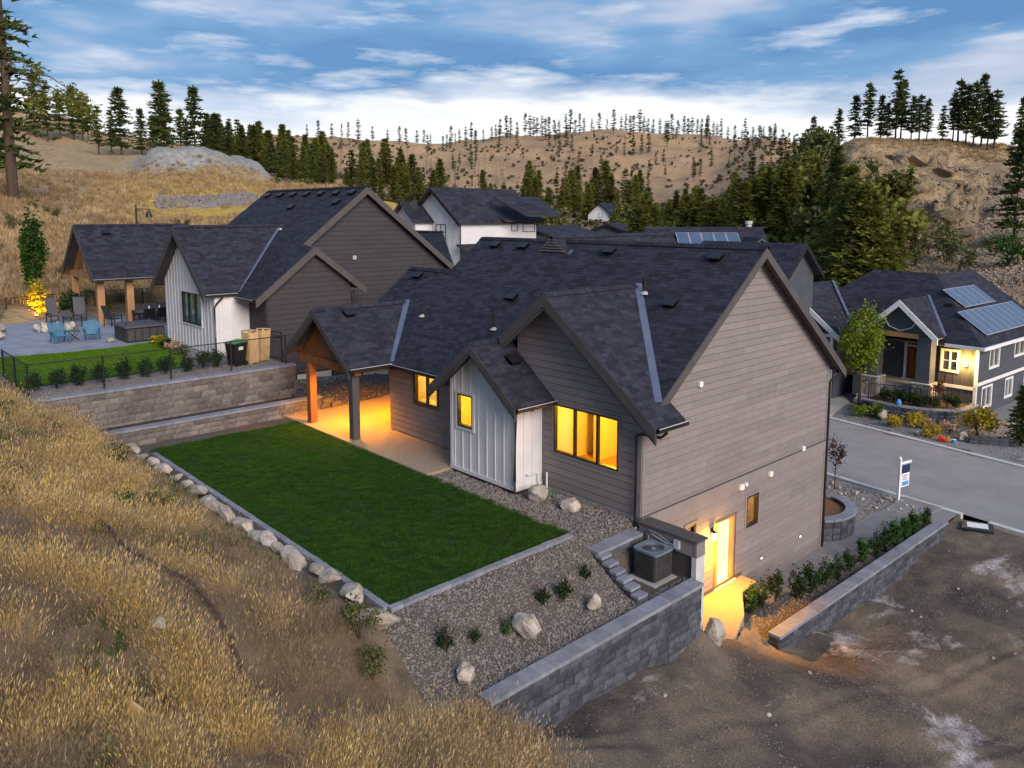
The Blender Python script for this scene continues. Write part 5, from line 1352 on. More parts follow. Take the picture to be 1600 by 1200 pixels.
while k < 700:
    x, y = R.uniform(1.95, 4.4), R.uniform(-10.5, -6.9)
    if y > -7.35 and x < 2.35: continue
    if R.random() < sstep(2.2, 5.5, x) * .6 + sstep(-8.0, -6.9, y) * .5: continue
    pts.append((x, y, max(dirt_z(x, y), bank_z(x, y)) - .02, R.uniform(0, 6.28), R.uniform(.5, 1.05), R.gauss(0, .12), R.choice((0, 1, 2, 5, 6, 7)))); k += 1
wp = []
while len(wp) < 900:
    x, y = R.uniform(-16, 8), R.uniform(-16, -8.8)
    if dens(x + 9, y, .45) < .22: continue
    wp.append((x, y, bank_z(x, y), R.uniform(0, 6.28), R.uniform(.7, 1.4), R.gauss(0, .1), R.randrange(2)))
scatter('bank_weeds', 'greenish weeds among the dry grass of the bank', 'weeds', [tuft(M_sage, 22, .26, .14, .007, .7, 90), tuft(M_leafg, 14, .2, .1, .009, .7, 91)], wp)
scatter('dry_grass', 'tall golden dry grass covering the bank beside the lawn', 'grass', src, pts)
# tufts on the far left hill
src2 = [tuft(M_dryh, 26, .75, .45, .035, .6, 40 + i) for i in range(3)]
pts = []
while len(pts) < 7000:
    px, d = R.uniform(-40, 560), 57 + 110 * R.random() ** 1.6
    if 108 < d < 132 and 240 < px < 410 and R.random() < .9: continue
    if dens(px * .3, d * .6, .12) < -.15 and R.random() < .6: continue
    g = ground_at(px, d)
    if g.x > -45.5 and g.y > -12: continue
    pts.append((*g, R.uniform(0, 6.28), R.uniform(.5, 1.2), R.gauss(0, .1), R.randrange(3)))
scatter('hill_grass', 'dry tan grass on the hillside behind the terrace', 'grass', src2, pts)
pts = []
while len(pts) < 1800:
    px, d = R.uniform(1255, 1640), R.uniform(70, 140); g = ground_at(px, d)
    if px > 1310 and d < 127: continue
    pts.append((*g, R.uniform(0, 6.28), R.uniform(.6, 1.5), R.gauss(0, .1), R.randrange(3)))
pts = [(*p[:4], p[4] * .5, *p[5:]) for p in pts]
scatter('rocky_hill_grass', 'dry tufts on the top of the rocky hill', 'grass', src2, pts)
# lawns
srcl = [tuft(M_lawn, 46, .055, .15, .005, .7, 60 + i) for i in range(4)]
pts = [(x, y, lawn_z(x, y) - .006, R.uniform(0, 6.28), R.uniform(.7, 1.2), 0, R.randrange(4)) for x, y in ((R.uniform(-15.92, -.68) , R.uniform(-7.82, -2.14)) for _ in range(7600))]
scatter('lawn_grass', 'dark green mown grass of the main lawn', 'grass', srcl, pts)
srcl2 = [tuft(M_lawn2, 36, .06, .22, .009, .7, 70 + i) for i in range(4)]
pts = []
while len(pts) < 2600:
    x, y = R.uniform(-31, -21.35), R.uniform(-11.5, -3.2)
    if x > nl_edge(y) + .1 and y < -3.25 - 1.0 * sstep(-26, -22, x): pts.append((x, y, 1.745 + fbm(x, y, .5) * .03, R.uniform(0, 6.28), R.uniform(.7, 1.2), 0, R.randrange(4)))
scatter('terrace_lawn_grass', 'bright green mown grass on the neighbour\'s terrace', 'grass', srcl2, pts)
# gravel
gst = [rock_mesh(50 + i, M_gravel, 1, .7) for i in range(6)]
gst2 = [rock_mesh(70 + i, M_scree, 1, .7) for i in range(6)]
def stones(name, label, n, fn, s0, s1, src=None):
    pts = []
    while len(pts) < n:
        p = fn()
        if p is None: continue
        pts.append((*p, R.uniform(0, 6.28), R.uniform(s0, s1), R.uniform(-1, 1), R.randrange(6)))
    return scatter(name, label, 'gravel', src or gst, pts)
def f_bed():
    x, y = R.uniform(-7.2, 1.86), R.uniform(-8.75, -.03)
    if -16 < x < -.50 and -8.0 < y < -2.2: return None
    if x < -.5 and y < -8: return None
    if x < WX1 and y > WY - .03: return None
    if .0 < x < 1.5 and y > -1.8: return None
    return x, y, bed_z(x, y) + .012
stones('river_gravel', 'brown river gravel of the bed between house, lawn and block wall', 15000, f_bed, .035, .085)
def f_front():
    x, y = R.uniform(-4, 1.0), R.uniform(11.2, 18.6)
    if y > ROADN(x) - .3 or x > .02: return None
    return x, y, apron_z(x, y) + .01
stones('front_gravel', 'grey brown gravel of the front bed beside the walkway', 3500, f_front, .05, .12)
def f_side():
    x, y = R.uniform(-20.9, -17.1), R.uniform(-.6, 7); return x, y, side_z(x, y) + .01
stones('side_gravel', 'brown gravel mound in the side yard beyond the porch', 2500, f_side, .06, .14)
def f_hedge():
    y = R.uniform(3.6, 16.2); x = R.uniform(1.1, 2.12) + .015 * (y - 4); return x, y, -4.07
stones('hedge_gravel', 'gravel between the small shrubs along the walkway wall', 2200, f_hedge, .04, .09)
def f_terr():
    y = R.uniform(-10.8, -.9); x = R.uniform(-21.0, -18.95); return x, y, 1.71
stones('terrace_gravel', 'grey gravel strip under the terrace fence shrubs', 2200, f_terr, .05, .1)
def f_dirt():
    x, y = R.uniform(2.3, 15), R.uniform(-6, 17.5)
    if dens(x, y, .35) < .05 and R.random() < .85: return None
    return x, y, dirt_z(x, y) + .005
stones('lot_rubble', 'pale crushed stone strewn over the bare dirt lot', 9000, f_dirt, .018, .06)
def f_rub():
    px, d = R.uniform(250, 405), R.uniform(119, 131); return ground_at(px, d)
stones('rubble_pile', 'pile of broken grey rock on the yellow field', 900, f_rub, .4, 1.5)
def f_scree():
    px, d = R.uniform(1385, 1640), R.uniform(68, 122)
    if px < 1440 and R.random() < .5: return None
    return ground_at(px, d)
stones('scree', 'brown scree covering the slope of the rocky hill', 8000, f_scree, .15, .5, gst2)
def f_far():
    y = R.uniform(28.4, 34); x = R.uniform(-9, 4)
    if y < ROADF(x) + .35: return None
    return x, y, -4.2
stones('far_bed_gravel', 'grey gravel of the planted bed across the street', 2600, f_far, .05, .12)
# ------------------------------------------------------------------ trees and shrubs
def needle_crown(h, r0, base, seed, m, whorls=26, per=6, size=.5, droop=.25, gap=.15, shape=1.0, tufts=5):
    """conifer crown: whorls of branches, each carrying sprays of small triangles"""
    r = np.random.default_rng(seed); V = []; F = []
    for w in range(whorls):
        t = (w + r.uniform(-.3, .3)) / whorls
        z = base + (h - base) * t
        rad_ = r0 * ((1 - t) ** shape) * r.uniform(.65, 1.12) + .12
        if t < .12: rad_ *= .75 + 2 * t
        for b in range(per):
            if r.uniform() < gap: continue
            a = r.uniform(0, 6.283); L_ = rad_ * r.uniform(.6, 1.1)
            for k in range(tufts):
                f = (k + .6 + r.uniform(-.3, .3)) / tufts
                c = np.array([math.cos(a) * L_ * f, math.sin(a) * L_ * f, z - droop * L_ * f * f + r.normal(0, .05)])
                s = size * (1.1 - .45 * f) * r.uniform(.7, 1.3)
                for q in range(3):
                    d = np.array([math.cos(a) * .7 + r.normal(0, .7), math.sin(a) * .7 + r.normal(0, .7), r.normal(.15, .35)]); d /= np.linalg.norm(d)
                    e = np.cross(d, r.normal(0, 1, 3)); e /= np.linalg.norm(e) + 1e-6
                    i = len(V); V += [c - d * s * .25 - e * s * .18, c - d * s * .1 + e * s * .22, c + d * s * .8]; F.append((i, i + 1, i + 2))
    s = size
    for q in range(8):
        i = len(V); c = np.array([0, 0, h - .1 - q * .12]); d = r.normal(0, .35, 3) + np.array([0, 0, .8])
        e = np.cross(d, r.normal(0, 1, 3)); e /= np.linalg.norm(e); V += [c - e * s * .15, c + e * s * .15, c + d * s * .5]; F.append((i, i + 1, i + 2))
    return mesh_np('crown', V, F, m)
def trunk_mesh(h, r, seed, m, limbs=0, r0=1., base=1., lean=.0):
    rr = random.Random(seed); mb = MB()
    n = 6; mb.tube([(math.sin(k * 1.3 + seed) * .02 * h * k / n + lean * h * k / n, math.cos(k * 1.7 + seed) * .015 * h * k / n, h * k / n - .4) for k in range(n + 1)], [max(.012, r * (1 - .93 * k / n)) for k in range(n + 1)], 6)
    for k in range(limbs):
        z = base + (h - base) * rr.uniform(0, .92); a = rr.uniform(0, 6.28); L_ = r0 * (1 - z / h) * rr.uniform(.5, 1.1) + .2
        mb.tube([(0, 0, z - .4), (math.cos(a) * L_ * .5, math.sin(a) * L_ * .5, z - .35), (math.cos(a) * L_, math.sin(a) * L_, z - .4 - .1 * L_)], [r * .22, r * .15, .012], 4)
    return mb.mesh('trunk', m)
def conifer(kind, h, r0, base, seed, m, trunk_r, **k):
    return dict(h=h, crown=needle_crown(h, r0, base, seed, m, **k), trunk=trunk_mesh(h, trunk_r, seed, M_bark, 14, r0, base))
PON = [conifer('p', 10, 2.3, 1.3 + .5 * i, 100 + i, M_pine, .17, whorls=18, per=7, size=.85, gap=.25, shape=.6, droop=.1, tufts=4) for i in range(4)]       # open ponderosa
FIR = [conifer('f', 10, 3.1, .3, 120 + i, M_pinel, .18, whorls=28, per=8, size=.75, gap=.16, shape=.85, droop=.2, tufts=5) for i in range(4)]              # dense young conifer
DRK = [conifer('d', 10, 2.3, 1.0, 140 + i, M_pine, .22, whorls=26, per=8, size=.7, gap=.14, shape=.85, droop=.3, tufts=5) for i in range(3)]              # dark dense spruce
FAR = [conifer('s', 10, 1.9, 2.6 - .7 * i, 160 + i, M_pinef, .17, whorls=13, per=5, size=.95, gap=.25, shape=.6, droop=.05, tufts=3) for i in range(4)]         # skyline pines
DEAD = [trunk_mesh(8, .11, 180 + i, M_dead, 26, 1.3, 1.5) for i in range(3)]
def tree(p, loc, h, label, group, name=None):
    name = name or ('fir_tree' if p in FIR else 'spruce_tree' if p in DRK else 'pine_tree')
    o = thing(name, label, 'tree', loc, R.uniform(0, 6.28), group); s = h / p['h']; kx = 1.2 if p in FIR else 1.0; o.scale = (s * R.uniform(.8, 1.2) * kx, s * R.uniform(.8, 1.2) * kx, s); WOFF[o.name] = Vector()
    link(p['trunk'], 'trunk', o, local=True); link(p['crown'], 'crown', o, local=True)
    return o
def hpx(px_h, d): return px_h * d / FPX
G1 = ('slender pine standing on the skyline of the brown hill', 'skyline pines on the brown hill')
x = 486
while x < 1262:                                    # skyline of the brown hill
    step = R.uniform(5, 13) if x > 690 else R.uniform(9, 26)
    d = R.uniform(408, 445); g = ground_at(x, d)
    tree(R.choice(FAR), g, hpx(R.uniform(17, 33) + (4 if 780 < x < 1120 else -2), d), *G1)
    x += step
for k in range(66):                                # scattered on the slope
    px = R.uniform(640, 1210); d = R.uniform(270, 400); g = ground_at(px, d)
    tree(R.choice(FAR), g, hpx(R.uniform(16, 36), d), 'thin pine scattered on the face of the brown hill', 'pines on the brown hill face')
for k in range(46):
    px = R.uniform(480, 800); d = R.uniform(215, 330); g = ground_at(px, d)
    o = link(R.choice(DEAD), 'dead_tree', None, g, (R.gauss(0, .05), R.gauss(0, .05), R.uniform(0, 6))); s = hpx(R.uniform(22, 42), d) / 8; o.scale = (s, s, s)
    tag(o, 'bare grey burnt trunk on the slope left of the brown hill', 'tree', 'burnt trunks')
for k in range(84):                                # belt left of the white house
    px = R.uniform(330, 640); d = R.uniform(185, 262) if px > 520 else R.uniform(205, 275); g = ground_at(px, d)
    tree(R.choice(FIR if R.random() < .6 else PON), g, hpx(R.uniform(32, 66), d), 'olive conifer in the belt beyond the golden field', 'conifer belt beyond the field')
for k in range(84):
    px = R.uniform(620, 1010) if k % 3 else R.uniform(820, 1010); d = R.uniform(150, 250) if not 880 < px < 955 else R.uniform(205, 250); g = ground_at(px, d)
    tree(R.choice(FIR if R.random() < .7 else FAR), g, hpx(R.uniform(30, 68), d), 'olive conifer in the valley behind the white houses', 'valley conifers')
WOOD = [(985, 300), (1050, 292), (1100, 285), (1150, 272), (1200, 262), (1240, 258), (1290, 250), (1320, 255), (1350, 285), (1380, 345)]
for k in range(120):                                # dense wood right
    px = R.uniform(985, 1400) if k % 4 else R.uniform(1280, 1400); d = R.uniform(88, 150) if px > 1150 else R.uniform(110, 165)
    if px > 1310: d = R.uniform(70, 90)
    g = ground_at(px, d)
    ty = np.interp(px, [q[0] for q in WOOD], [q[1] for q in WOOD]) + R.uniform(-8, 45)
    h_ = min(surveyed(px, ty, d=d).z - g.z, 11.0)
    if h_ < 3: continue
    tree(R.choice(FIR), g, h_, 'dense olive green conifer in the wood below the rocky hill', 'wood below the rocky hill')
for px, d, h in ((780, 118, 128), (822, 112, 118), (792, 124, 95), (1012, 120, 118), (1022, 124, 90), (1150, 125, 112), (1165, 130, 95)):
    tree(R.choice(DRK), ground_at(px, d), hpx(h * .88, d), 'tall dark conifer standing out of the valley behind the roofs', 'tall dark valley conifers')
tree(DRK[0], ground_at(1218, 95), 9.5, 'broad dark spruce at the left front of the wood', 'dark spruces'); tree(DRK[1], ground_at(1300, 88), 10.5, 'broad dark spruce in the middle of the wood', 'dark spruces')
for px, d, hp in ((1262, 150, 58), (1300, 142, 55), (1325, 140, 62), (1345, 138, 78), (1365, 136, 60), (1388, 134, 92), (1396, 136, 80), (1412, 134, 60), (1424, 132, 62), (1436, 132, 58), (1460, 134, 48), (1484, 134, 82), (1496, 134, 78), (1508, 133, 84), (1520, 135, 90), (1530, 133, 70), (1540, 133, 74), (1476, 136, 62), (1375, 139, 50), (1580, 137, 66), (1596, 137, 58)):
    tree(R.choice(PON), ground_at(px, d), hpx(hp, d) * 1.04, 'open-crowned pine on top of the rocky hill', 'pines on the rocky hilltop')
for k in range(26):
    px = R.uniform(1165, 1300); d = R.uniform(170, 260); tree(R.choice(FAR), ground_at(px, d), hpx(R.uniform(28, 50), d), 'thin pine on the ridge left of the rocky hill', 'pines left of the rocky hill')
for px, d, hp, lb in ((1582, 88, 150, 'pine on the scree slope at the rocky hill\'s foot'), (1428, 84, 38, 'little bright conifer at the lower left of the scree'), (1478, 84, 42, 'small yellow green conifer on the scree')):
    tree(PON[0] if hp > 100 else FIR[0], ground_at(px, d), hpx(hp, d), lb, None)
for px, d, hp in ((165, 150, 62), (185, 220, 55), (200, 210, 88), (231, 215, 62), (262, 205, 100), (270, 212, 80), (314, 205, 98), (292, 215, 62), (345, 215, 70), (365, 220, 62), (128, 240, 70), (142, 240, 62), (150, 245, 55), (108, 240, 62), (88, 235, 75), (70, 240, 80), (385, 225, 62), (250, 225, 50), (330, 225, 60), (300, 225, 50)):
    tree(R.choice(PON), ground_at(px, max(d, 205)), hpx(hp, max(d, 205)) * 1.05, 'dark pine on the left hill above the gravel heap', 'pines on the left hill')
# the near pine at the left edge, with long low boughs
lp = thing('pine_tree', 'big old pine on the left slope with long drooping bare boughs', 'tree', ground_at(28, 112), 0); WOFF[lp.name] = Vector(); lp.scale = (1.45, 1.45, 1.5)
base_z = lp.location.z; HT = 21.0
link(needle_crown(HT, 3.6, 3.0, 300, M_pine, whorls=24, per=7, size=1.0, gap=.3, shape=.35, droop=.25, tufts=5), 'crown', lp, local=True)
mb = MB(); mb.tube([(0, 0, -1), (.15, 0, 6), (0, .1, 13), (.1, 0, 20.5)], [.45, .36, .24, .06], 8); mb.build('trunk', M_bark, lp, local=True)
rt = Vector((_rt.x, _rt.y, 0))
for z0, L_, dz, nt in ((8.6, 4.5, -1.6, 10), (9.4, 6.5, -3.2, 16), (10.6, 3.2, -1.4, 6), (7.8, 3.0, -1.2, 8), (10.2, 7.6, -4.4, 14), (9.0, -2.0, -1.0, 6)):
    pp = [Vector((0, 0, z0)) + rt * (L_ * t) + Vector((0, R.uniform(-.2, .2), dz * t * t + .8 * math.sin(t * 2.2) * (1 if L_ > 0 else .4))) for t in (0, .25, .5, .75, 1.0)]
    br = MB(); br.tube(pp, [.09, .06, .045, .03, .012], 5); b_ = br.build('bough', M_dead, lp, local=True)
    V = []; F = []
    for k in range(nt * 16):
        c = pp[-1].lerp(pp[-2], R.random() ** .8 * 1.2) + Vector((R.gauss(0, .38), R.gauss(0, .38), R.gauss(-.1, .26))); s = R.uniform(.18, .45)
        d = Vector((R.gauss(0, 1), R.gauss(0, 1), R.gauss(-.2, .6))).normalized(); e = d.cross(Vector((R.gauss(0, 1), R.gauss(0, 1), R.gauss(0, 1)))).normalized()
        i = len(V); V += [c - e * s * .3, c + e * s * .3, c + d * s]; F.append((i, i + 1, i + 2))
    o = link(mesh_np('needles', [tuple(v) for v in V], F, M_pinel), 'needles', b_, local=True)

def leaf_mesh(n, rx, ry, rz, leaf, seed, m, clumps=14, core=.35, cz=None, spread=.30):
    r = np.random.default_rng(seed); V = np.zeros((n * 4, 3)); cz = rz if cz is None else cz
    cs = []
    while len(cs) < clumps:
        p = r.uniform(-1, 1, 3)
        if core < np.linalg.norm(p) < .95: cs.append(p * .78)
    cs = np.array(cs)
    for k in range(n):
        p = cs[r.integers(clumps)] + r.normal(0, spread, 3) * r.uniform(.4, 1)
        c = np.array([p[0] * rx, p[1] * ry, max(cz + p[2] * rz, leaf * .5)])
        d = r.normal(0, 1, 3); d[2] = d[2] * .6 + .2; d /= np.linalg.norm(d); e = np.cross(d, r.normal(0, 1, 3)); e /= np.linalg.norm(e)
        s = leaf * r.uniform(.6, 1.3)
        V[4 * k:4 * k + 4] = [c - d * s * .5, c + e * s * .32, c + d * s * .6, c - e * s * .32]
    return mesh_np('foliage', V, np.arange(n * 4).reshape(-1, 4), m)
def stems(n, h, spread, r, seed, m=None):
    rr = random.Random(seed); mb = MB()
    for k in range(n):
        a = rr.uniform(0, 6.28); q = spread * rr.uniform(.3, 1)
        mb.tube([(0, 0, -.05), (q * .4 * math.cos(a), q * .4 * math.sin(a), h * .5), (q * math.cos(a), q * math.sin(a), h * rr.uniform(.8, 1))], [r, r * .7, r * .25], 4)
    return mb.mesh('stem', m or M_twig)
def shrub(name, label, loc, fol, stm, s=1.0, group=None, cat='shrub', sz=None):
    o = thing(name, label, cat, loc, R.uniform(0, 6.28), group); WOFF[o.name] = Vector(); o.scale = (s, s, sz or s)
    link(stm, 'stem', o, local=True); link(fol, 'foliage', o, local=True)
    return o
F_hedge = [leaf_mesh(620, .23, .23, .44, .07, 400 + i, M_leafd if i else M_sage, 12) for i in range(3)] ; F_hedge.append(leaf_mesh(620, .22, .22, .44, .075, 404, M_leafg, 12))
ST1 = stems(7, .6, .25, .012, 1)
SCR = [leaf_mesh(70, .9, .9, .6, .55, 600 + i, m_, 8) for i, m_ in enumerate((M_pinef, M_dead, M_sage, M_dead))]
pts = []
while len(pts) < 1500:
    px, d = R.uniform(430, 1290), R.uniform(150, 400); g = ground_at(px, d)
    if dens(g.x, g.y, .035) < -.02 and R.random() < .85: continue
    pts.append((*g, R.uniform(0, 6.28), R.uniform(.4, 1.3), 0, R.randrange(4)))
vb = []
while len(vb) < 520:
    px, d = R.uniform(640, 1400), R.uniform(76, 190)
    if 875 < px < 960 and d < 200: continue
    if px < 1000 and d < 140 or px > 1290 and d > 96: continue
    vb.append((*ground_at(px, d), R.uniform(0, 6.28), R.uniform(1.2, 3.2), 0, R.randrange(3)))
scatter('valley_brush', 'olive undergrowth filling the valley wood between the conifers', 'brush', [leaf_mesh(420, 1.0, 1.0, .8, .28, 620 + i, m_, 14) for i, m_ in enumerate((M_pinel, M_sage, M_pinel))], vb)
scatter('hill_scrub', 'low dark scrub over the brown hill and valley', 'scrub', SCR, pts)
hedge = [(.80, 4.45), (.82, 5.0), (.95, 5.75), (1.35, 6.4), (1.5, 7.1), (1.55, 7.95), (1.6, 8.7), (1.65, 9.55), (1.7, 10.6), (1.75, 11.5), (1.85, 12.2), (1.9, 13.0), (1.95, 13.8), (1.98, 14.6), (2.1, 15.5)]
for k, (x, y) in enumerate(hedge):
    shrub('hedge_shrub', 'small upright evergreen shrub in the row between walkway and block wall', (x + .12, y, -4.08), F_hedge[R.choice((1, 2, 3, 3))], ST1, R.uniform(1.0, 1.3), 'shrubs along the walkway')
F_round = [leaf_mesh(900, .42, .42, .42, .075, 420 + i, M_leafd, 16) for i in range(2)]
for y in (-10.5, -9.7, -8.95, -8.15, -7.3, -6.5, -5.65, -4.85, -4.1, -3.5):
    shrub('round_shrub', 'dark rounded shrub in the row under the terrace fence', (-20.35 + R.uniform(-.1, .1), y, 1.72), R.choice(F_round), ST1, R.uniform(.85, 1.12), 'shrubs under the terrace fence')
F_bed = [leaf_mesh(260, .16, .16, .22, .06, 430 + i, M_leafg if i else M_leafd, 8) for i in range(2)]
for x, y in ((.55, -2.85), (.72, -3.85), (.62, -4.45), (.80, -5.75), (.72, -6.6), (.62, -7.3)):
    shrub('bed_plant', 'small green plant in the gravel bed above the dark block wall', (x, y, bed_z(x, y)), R.choice(F_bed), ST1, R.uniform(.8, 1.3), 'small plants in the gravel bed', 'plant')
F_wild = [leaf_mesh(700, .45, .45, .42, .075, 440, M_sage, 12), leaf_mesh(700, .42, .42, .4, .07, 441, M_leafg, 12), leaf_mesh(500, .4, .4, .5, .06, 442, M_leafd, 9)]
for px, py, k, s, lb in ((187, 735, 2, .95, 'dark wild shrub beside the rock row'), (195, 805, 1, .85, 'bright green wild shrub in the dry grass'), (243, 808, 0, .8, 'sage shrub in the dry grass beside a bright green one'), (562, 1000, 0, 1.0, 'tall sage shrub over the longest boulder'), (492, 955, 0, .7, 'sage shrub up the bank from the lawn corner'), (582, 1065, 0, .8, 'low sage shrub on the lower bank'), (12, 660, 2, .8, 'dark shrub at the left of the bank'), (8, 785, 1, .6, 'green sprig low at the left of the bank'), (68, 668, 0, .5, 'little sage shrub near the terrace wall')):
    q = on_bank(px, py)
    shrub('wild_shrub', lb, (q.x, q.y, bank_z(q.x, q.y)), F_wild[k], ST1, s)
# street tree across the road
ST = thing('street_tree', 'leafy light green young tree in front of the slate blue house', 'tree', (-8.3, 33.6, -4.2)); WOFF[ST.name] = Vector()
mb = MB(); mb.tube([(0, 0, -.1), (.05, 0, 1.6), (0, .05, 3.2), (.05, 0, 6.4)], [.10, .085, .06, .015], 7)
for k in range(22):
    z = 1.7 + k * .2; a = k * 2.4; L_ = 1.5 * math.sin(min(1, (7.3 - z) / 3.4) * 1.5) + .3
    mb.tube([(.03, 0, z), (math.cos(a) * L_ * .5, math.sin(a) * L_ * .5, z + .35), (math.cos(a) * L_, math.sin(a) * L_, z + .75)], [.03, .02, .006], 4)
mb.build('trunk', M_bark, ST, local=True)
link(leaf_mesh(5200, 1.75, 1.75, 2.75, .17, 450, M_leafy, 60, .15, 4.5, .17), 'crown', ST, local=True)
# columnar tree and uplit bush on the terrace
CT = thing('columnar_tree', 'narrow columnar green tree beyond the terrace fence', 'tree', (-47.5, -4.95, 1.9)); WOFF[CT.name] = Vector()
MB().tube([(0, 0, -.2), (0, 0, 5)], [.12, .03], 6).build('trunk', M_bark, CT, local=True)
link(leaf_mesh(2600, .85, .85, 3.2, .24, 460, M_leafg, 40, .1, 3.9, .22), 'crown', CT, local=True)
shrub('lit_bush', 'golden bush glowing in garden uplight below the columnar tree', (-44.6, -5.35, 1.75), leaf_mesh(900, .8, .8, 1.1, .2, 470, M_leafo, 14, .2), ST1, 1.0)
lamp('garden_uplight', (-43.4, -5.75, 1.95), 450, (1, .56, .07), 'SPOT', .05, rad(80), Vector((-1.2, .4, .95)).to_track_quat('-Z', 'Y').to_euler())
t = thing('garden_spotlight', 'small black spotlight stake in front of the lit bush', 'light', (-43.3, -5.8, 1.72)); WOFF[t.name] = Vector()
MB().tube([(0, 0, 0), (0, 0, .14)], .02, 6).build('stake', M_black, t, local=True); MB().tube([(.05, 0, .12), (-.05, .01, .19)], .05, 8).build('lamp_head', M_black, t, local=True)
shrub('dark_bush', 'dark shrub between the lit bush and the loungers', (-43.6, -3.9, 1.75), leaf_mesh(700, .9, .9, .8, .2, 471, M_leafd, 12), ST1, 1.0)
shrub('yellow_bush', 'small lime bush by the pavilion post', (-42.8, -1.9, 1.75), leaf_mesh(400, .5, .5, .5, .16, 472, M_leafy, 9), ST1, 1.0)
for x, y, m_, lb in ((-28.6, -3.3, M_leafo, 'little golden plant beside the hot tub corner'), (-27.7, -3.3, M_leafy, 'lime perennial below the teal window'), (-26.6, -3.5, M_leafd, 'low dark perennial below the teal window'), (-25.6, -3.5, M_flow, 'tan blooming perennial below the teal window'), (-24.3, -3.6, M_sage, 'sage perennial near the white downspout corner')):
    shrub('perennial', lb, (x, y, 1.72), leaf_mesh(320, .42, .42, .26, .11, 480 + int(x), m_, 9), ST1, 1.0, None, 'plant')
# beds across the street
for x, y, m_, s, lb in ((-7.1, 31.3, M_leafy, .9, 'lime shrub beside the driveway slab'), (-6.3, 31.9, M_leafy, 1.0, 'taller lime shrub against the curved planter wall'), (-4.75, 30.25, M_leafo, .85, 'round olive gold shrub at the middle of the far bed'), (-3.85, 31.2, M_leafo, .95, 'olive gold shrub under the planter wall'), (-3.2, 31.5, M_flow, .75, 'shrub with faded pink blooms by the planter wall'), (-2.5, 29.6, M_leafo, .95, 'low golden shrub next to the kerb'), (-2.1, 31.2, M_flow, 1.0, 'wide shrub of faded pink bloom heads'), (-.75, 31.6, M_leafo, 1.75, 'largest yellow gold shrub below the white house corner'), (3.1, 34.0, M_flow, 1.6, 'tawny ornamental grass clump by the side door path')):
    shrub('far_shrub', lb, (x, y, -4.2), leaf_mesh(800, .62, .62, .5, .12, 500 + int(x * 10), m_, 14), ST1, s)
sp = tree(DRK[2], Vector((1.35, 31.6, -4.25)), 3.4, 'small dark pine beside the far driveway', None); sp.scale = (.5, .5, .34)
tree(FIR[1], Vector((2.0, 33.6, -4.25)), 2.6, 'little green conifer behind the small dark pine', None)
for k in range(9):
    x = -6.4 + k * .47; y = 33.0 + .05 * math.sin(k) + (.8 if k > 6 else 0)
    shrub('planter_shrub', 'dark green shrub filling the curved planter', (x, y, -3.25), F_round[k % 2], ST1, 1.0, 'planter shrubs')
shrub('red_shrub', 'dark red shrub beside the stone pier', (-3.7, 34.3, -3.2), leaf_mesh(420, .5, .5, .8, .12, 530, M_leafp, 10), ST1, 1.0)
# purple-leaved sapling beside the house corner
SP = thing('sapling', 'purple-leaved sapling in the front bed beside the house corner', 'tree', (-2.35, 17.3, -4.1)); WOFF[SP.name] = Vector()
mb = MB(); mb.tube([(0, 0, -.1), (.02, 0, .8), (0, .03, 2.5)], [.03, .022, .006], 5)
for k in range(12): a = k * 2.4; z = .5 + k * .15; mb.tube([(0, 0, z), (.45 * math.cos(a), .45 * math.sin(a), z + .35)], [.012, .004], 4)
mb.build('trunk', M_twig, SP, local=True); link(leaf_mesh(420, .62, .62, 1.1, .11, 540, M_leafp, 22, .1, 1.55, .14), 'crown', SP, local=True)
for px, d, k, s in ((1478, 79, 0, 4.2), (1575, 77, 1, 4.4), (1450, 82, 0, 2.6), (1500, 76, 0, 3.0), (1430, 78, 0, 2.5), (1400, 76, 1, 3.0), (1330, 80, 0, 3.2), (1555, 83, 0, 2.4), (1350, 108, 1, 4.5), (1345, 100, 1, 4.0)):
    shrub('hill_bush', 'round olive bush on the lower slope of the rocky hill', ground_at(px, d), F_wild[k], ST1, s, 'bushes on the rocky hill')
for k in range(16):
    px, d = R.uniform(0, 300), R.uniform(60, 110); g = ground_at(px, d)
    if g.x > -46 and g.y > -12: continue
    shrub('hill_bush', 'sage bush on the tan hillside behind the terrace', g, F_wild[0], ST1, R.uniform(.9, 1.8), 'sage bushes on the left hillside')

# ------------------------------------------------------------------ fences
def fence(label, pts, z, h=1.25, gap=2.45, mesh=True, name='chain_link_fence'):
    t = thing(name, label, 'fence', (*pts[0], z)); wires = MB(); posts = []
    for (a, b) in zip(pts, pts[1:]):
        a, b = Vector((*a, z)), Vector((*b, z)); n = max(1, round((b - a).length / gap))
        for i in range(n + (b.xy == Vector(pts[-1]))): posts.append(a.lerp(b, i / n))
        MB().tube([a + Vector((0, 0, h)), b + Vector((0, 0, h))], .022, 6).build('top_rail', M_black, t)
        L_ = (b - a).length; d = (b - a) / L_
        if mesh:
            s_ = .11; m_ = int((L_ + h) / s_)
            for i in range(m_):
                for sg in (0, 1):
                    u0 = i * s_ - h; u1 = u0 + h
                    z0, z1 = .05, h - .02
                    lo, hi = max(u0, 0), min(u1, L_)
                    if hi <= lo: continue
                    f0, f1 = (lo - u0) / h, (hi - u0) / h
                    if sg: f0, f1 = 1 - f0, 1 - f1
                    wires.bar(a + d * lo + Vector((0, 0, z0 + (z1 - z0) * f0)), a + d * hi + Vector((0, 0, z0 + (z1 - z0) * f1)), .0035, .0035)
    for p in posts: MB().tube([p - Vector((0, 0, .1)), p + Vector((0, 0, h + .03))], .035, 8).build('post', M_black, t)
    if mesh:
        o = wires.build('wire_mesh', M_black, t); o['kind'] = 'stuff'
    return t
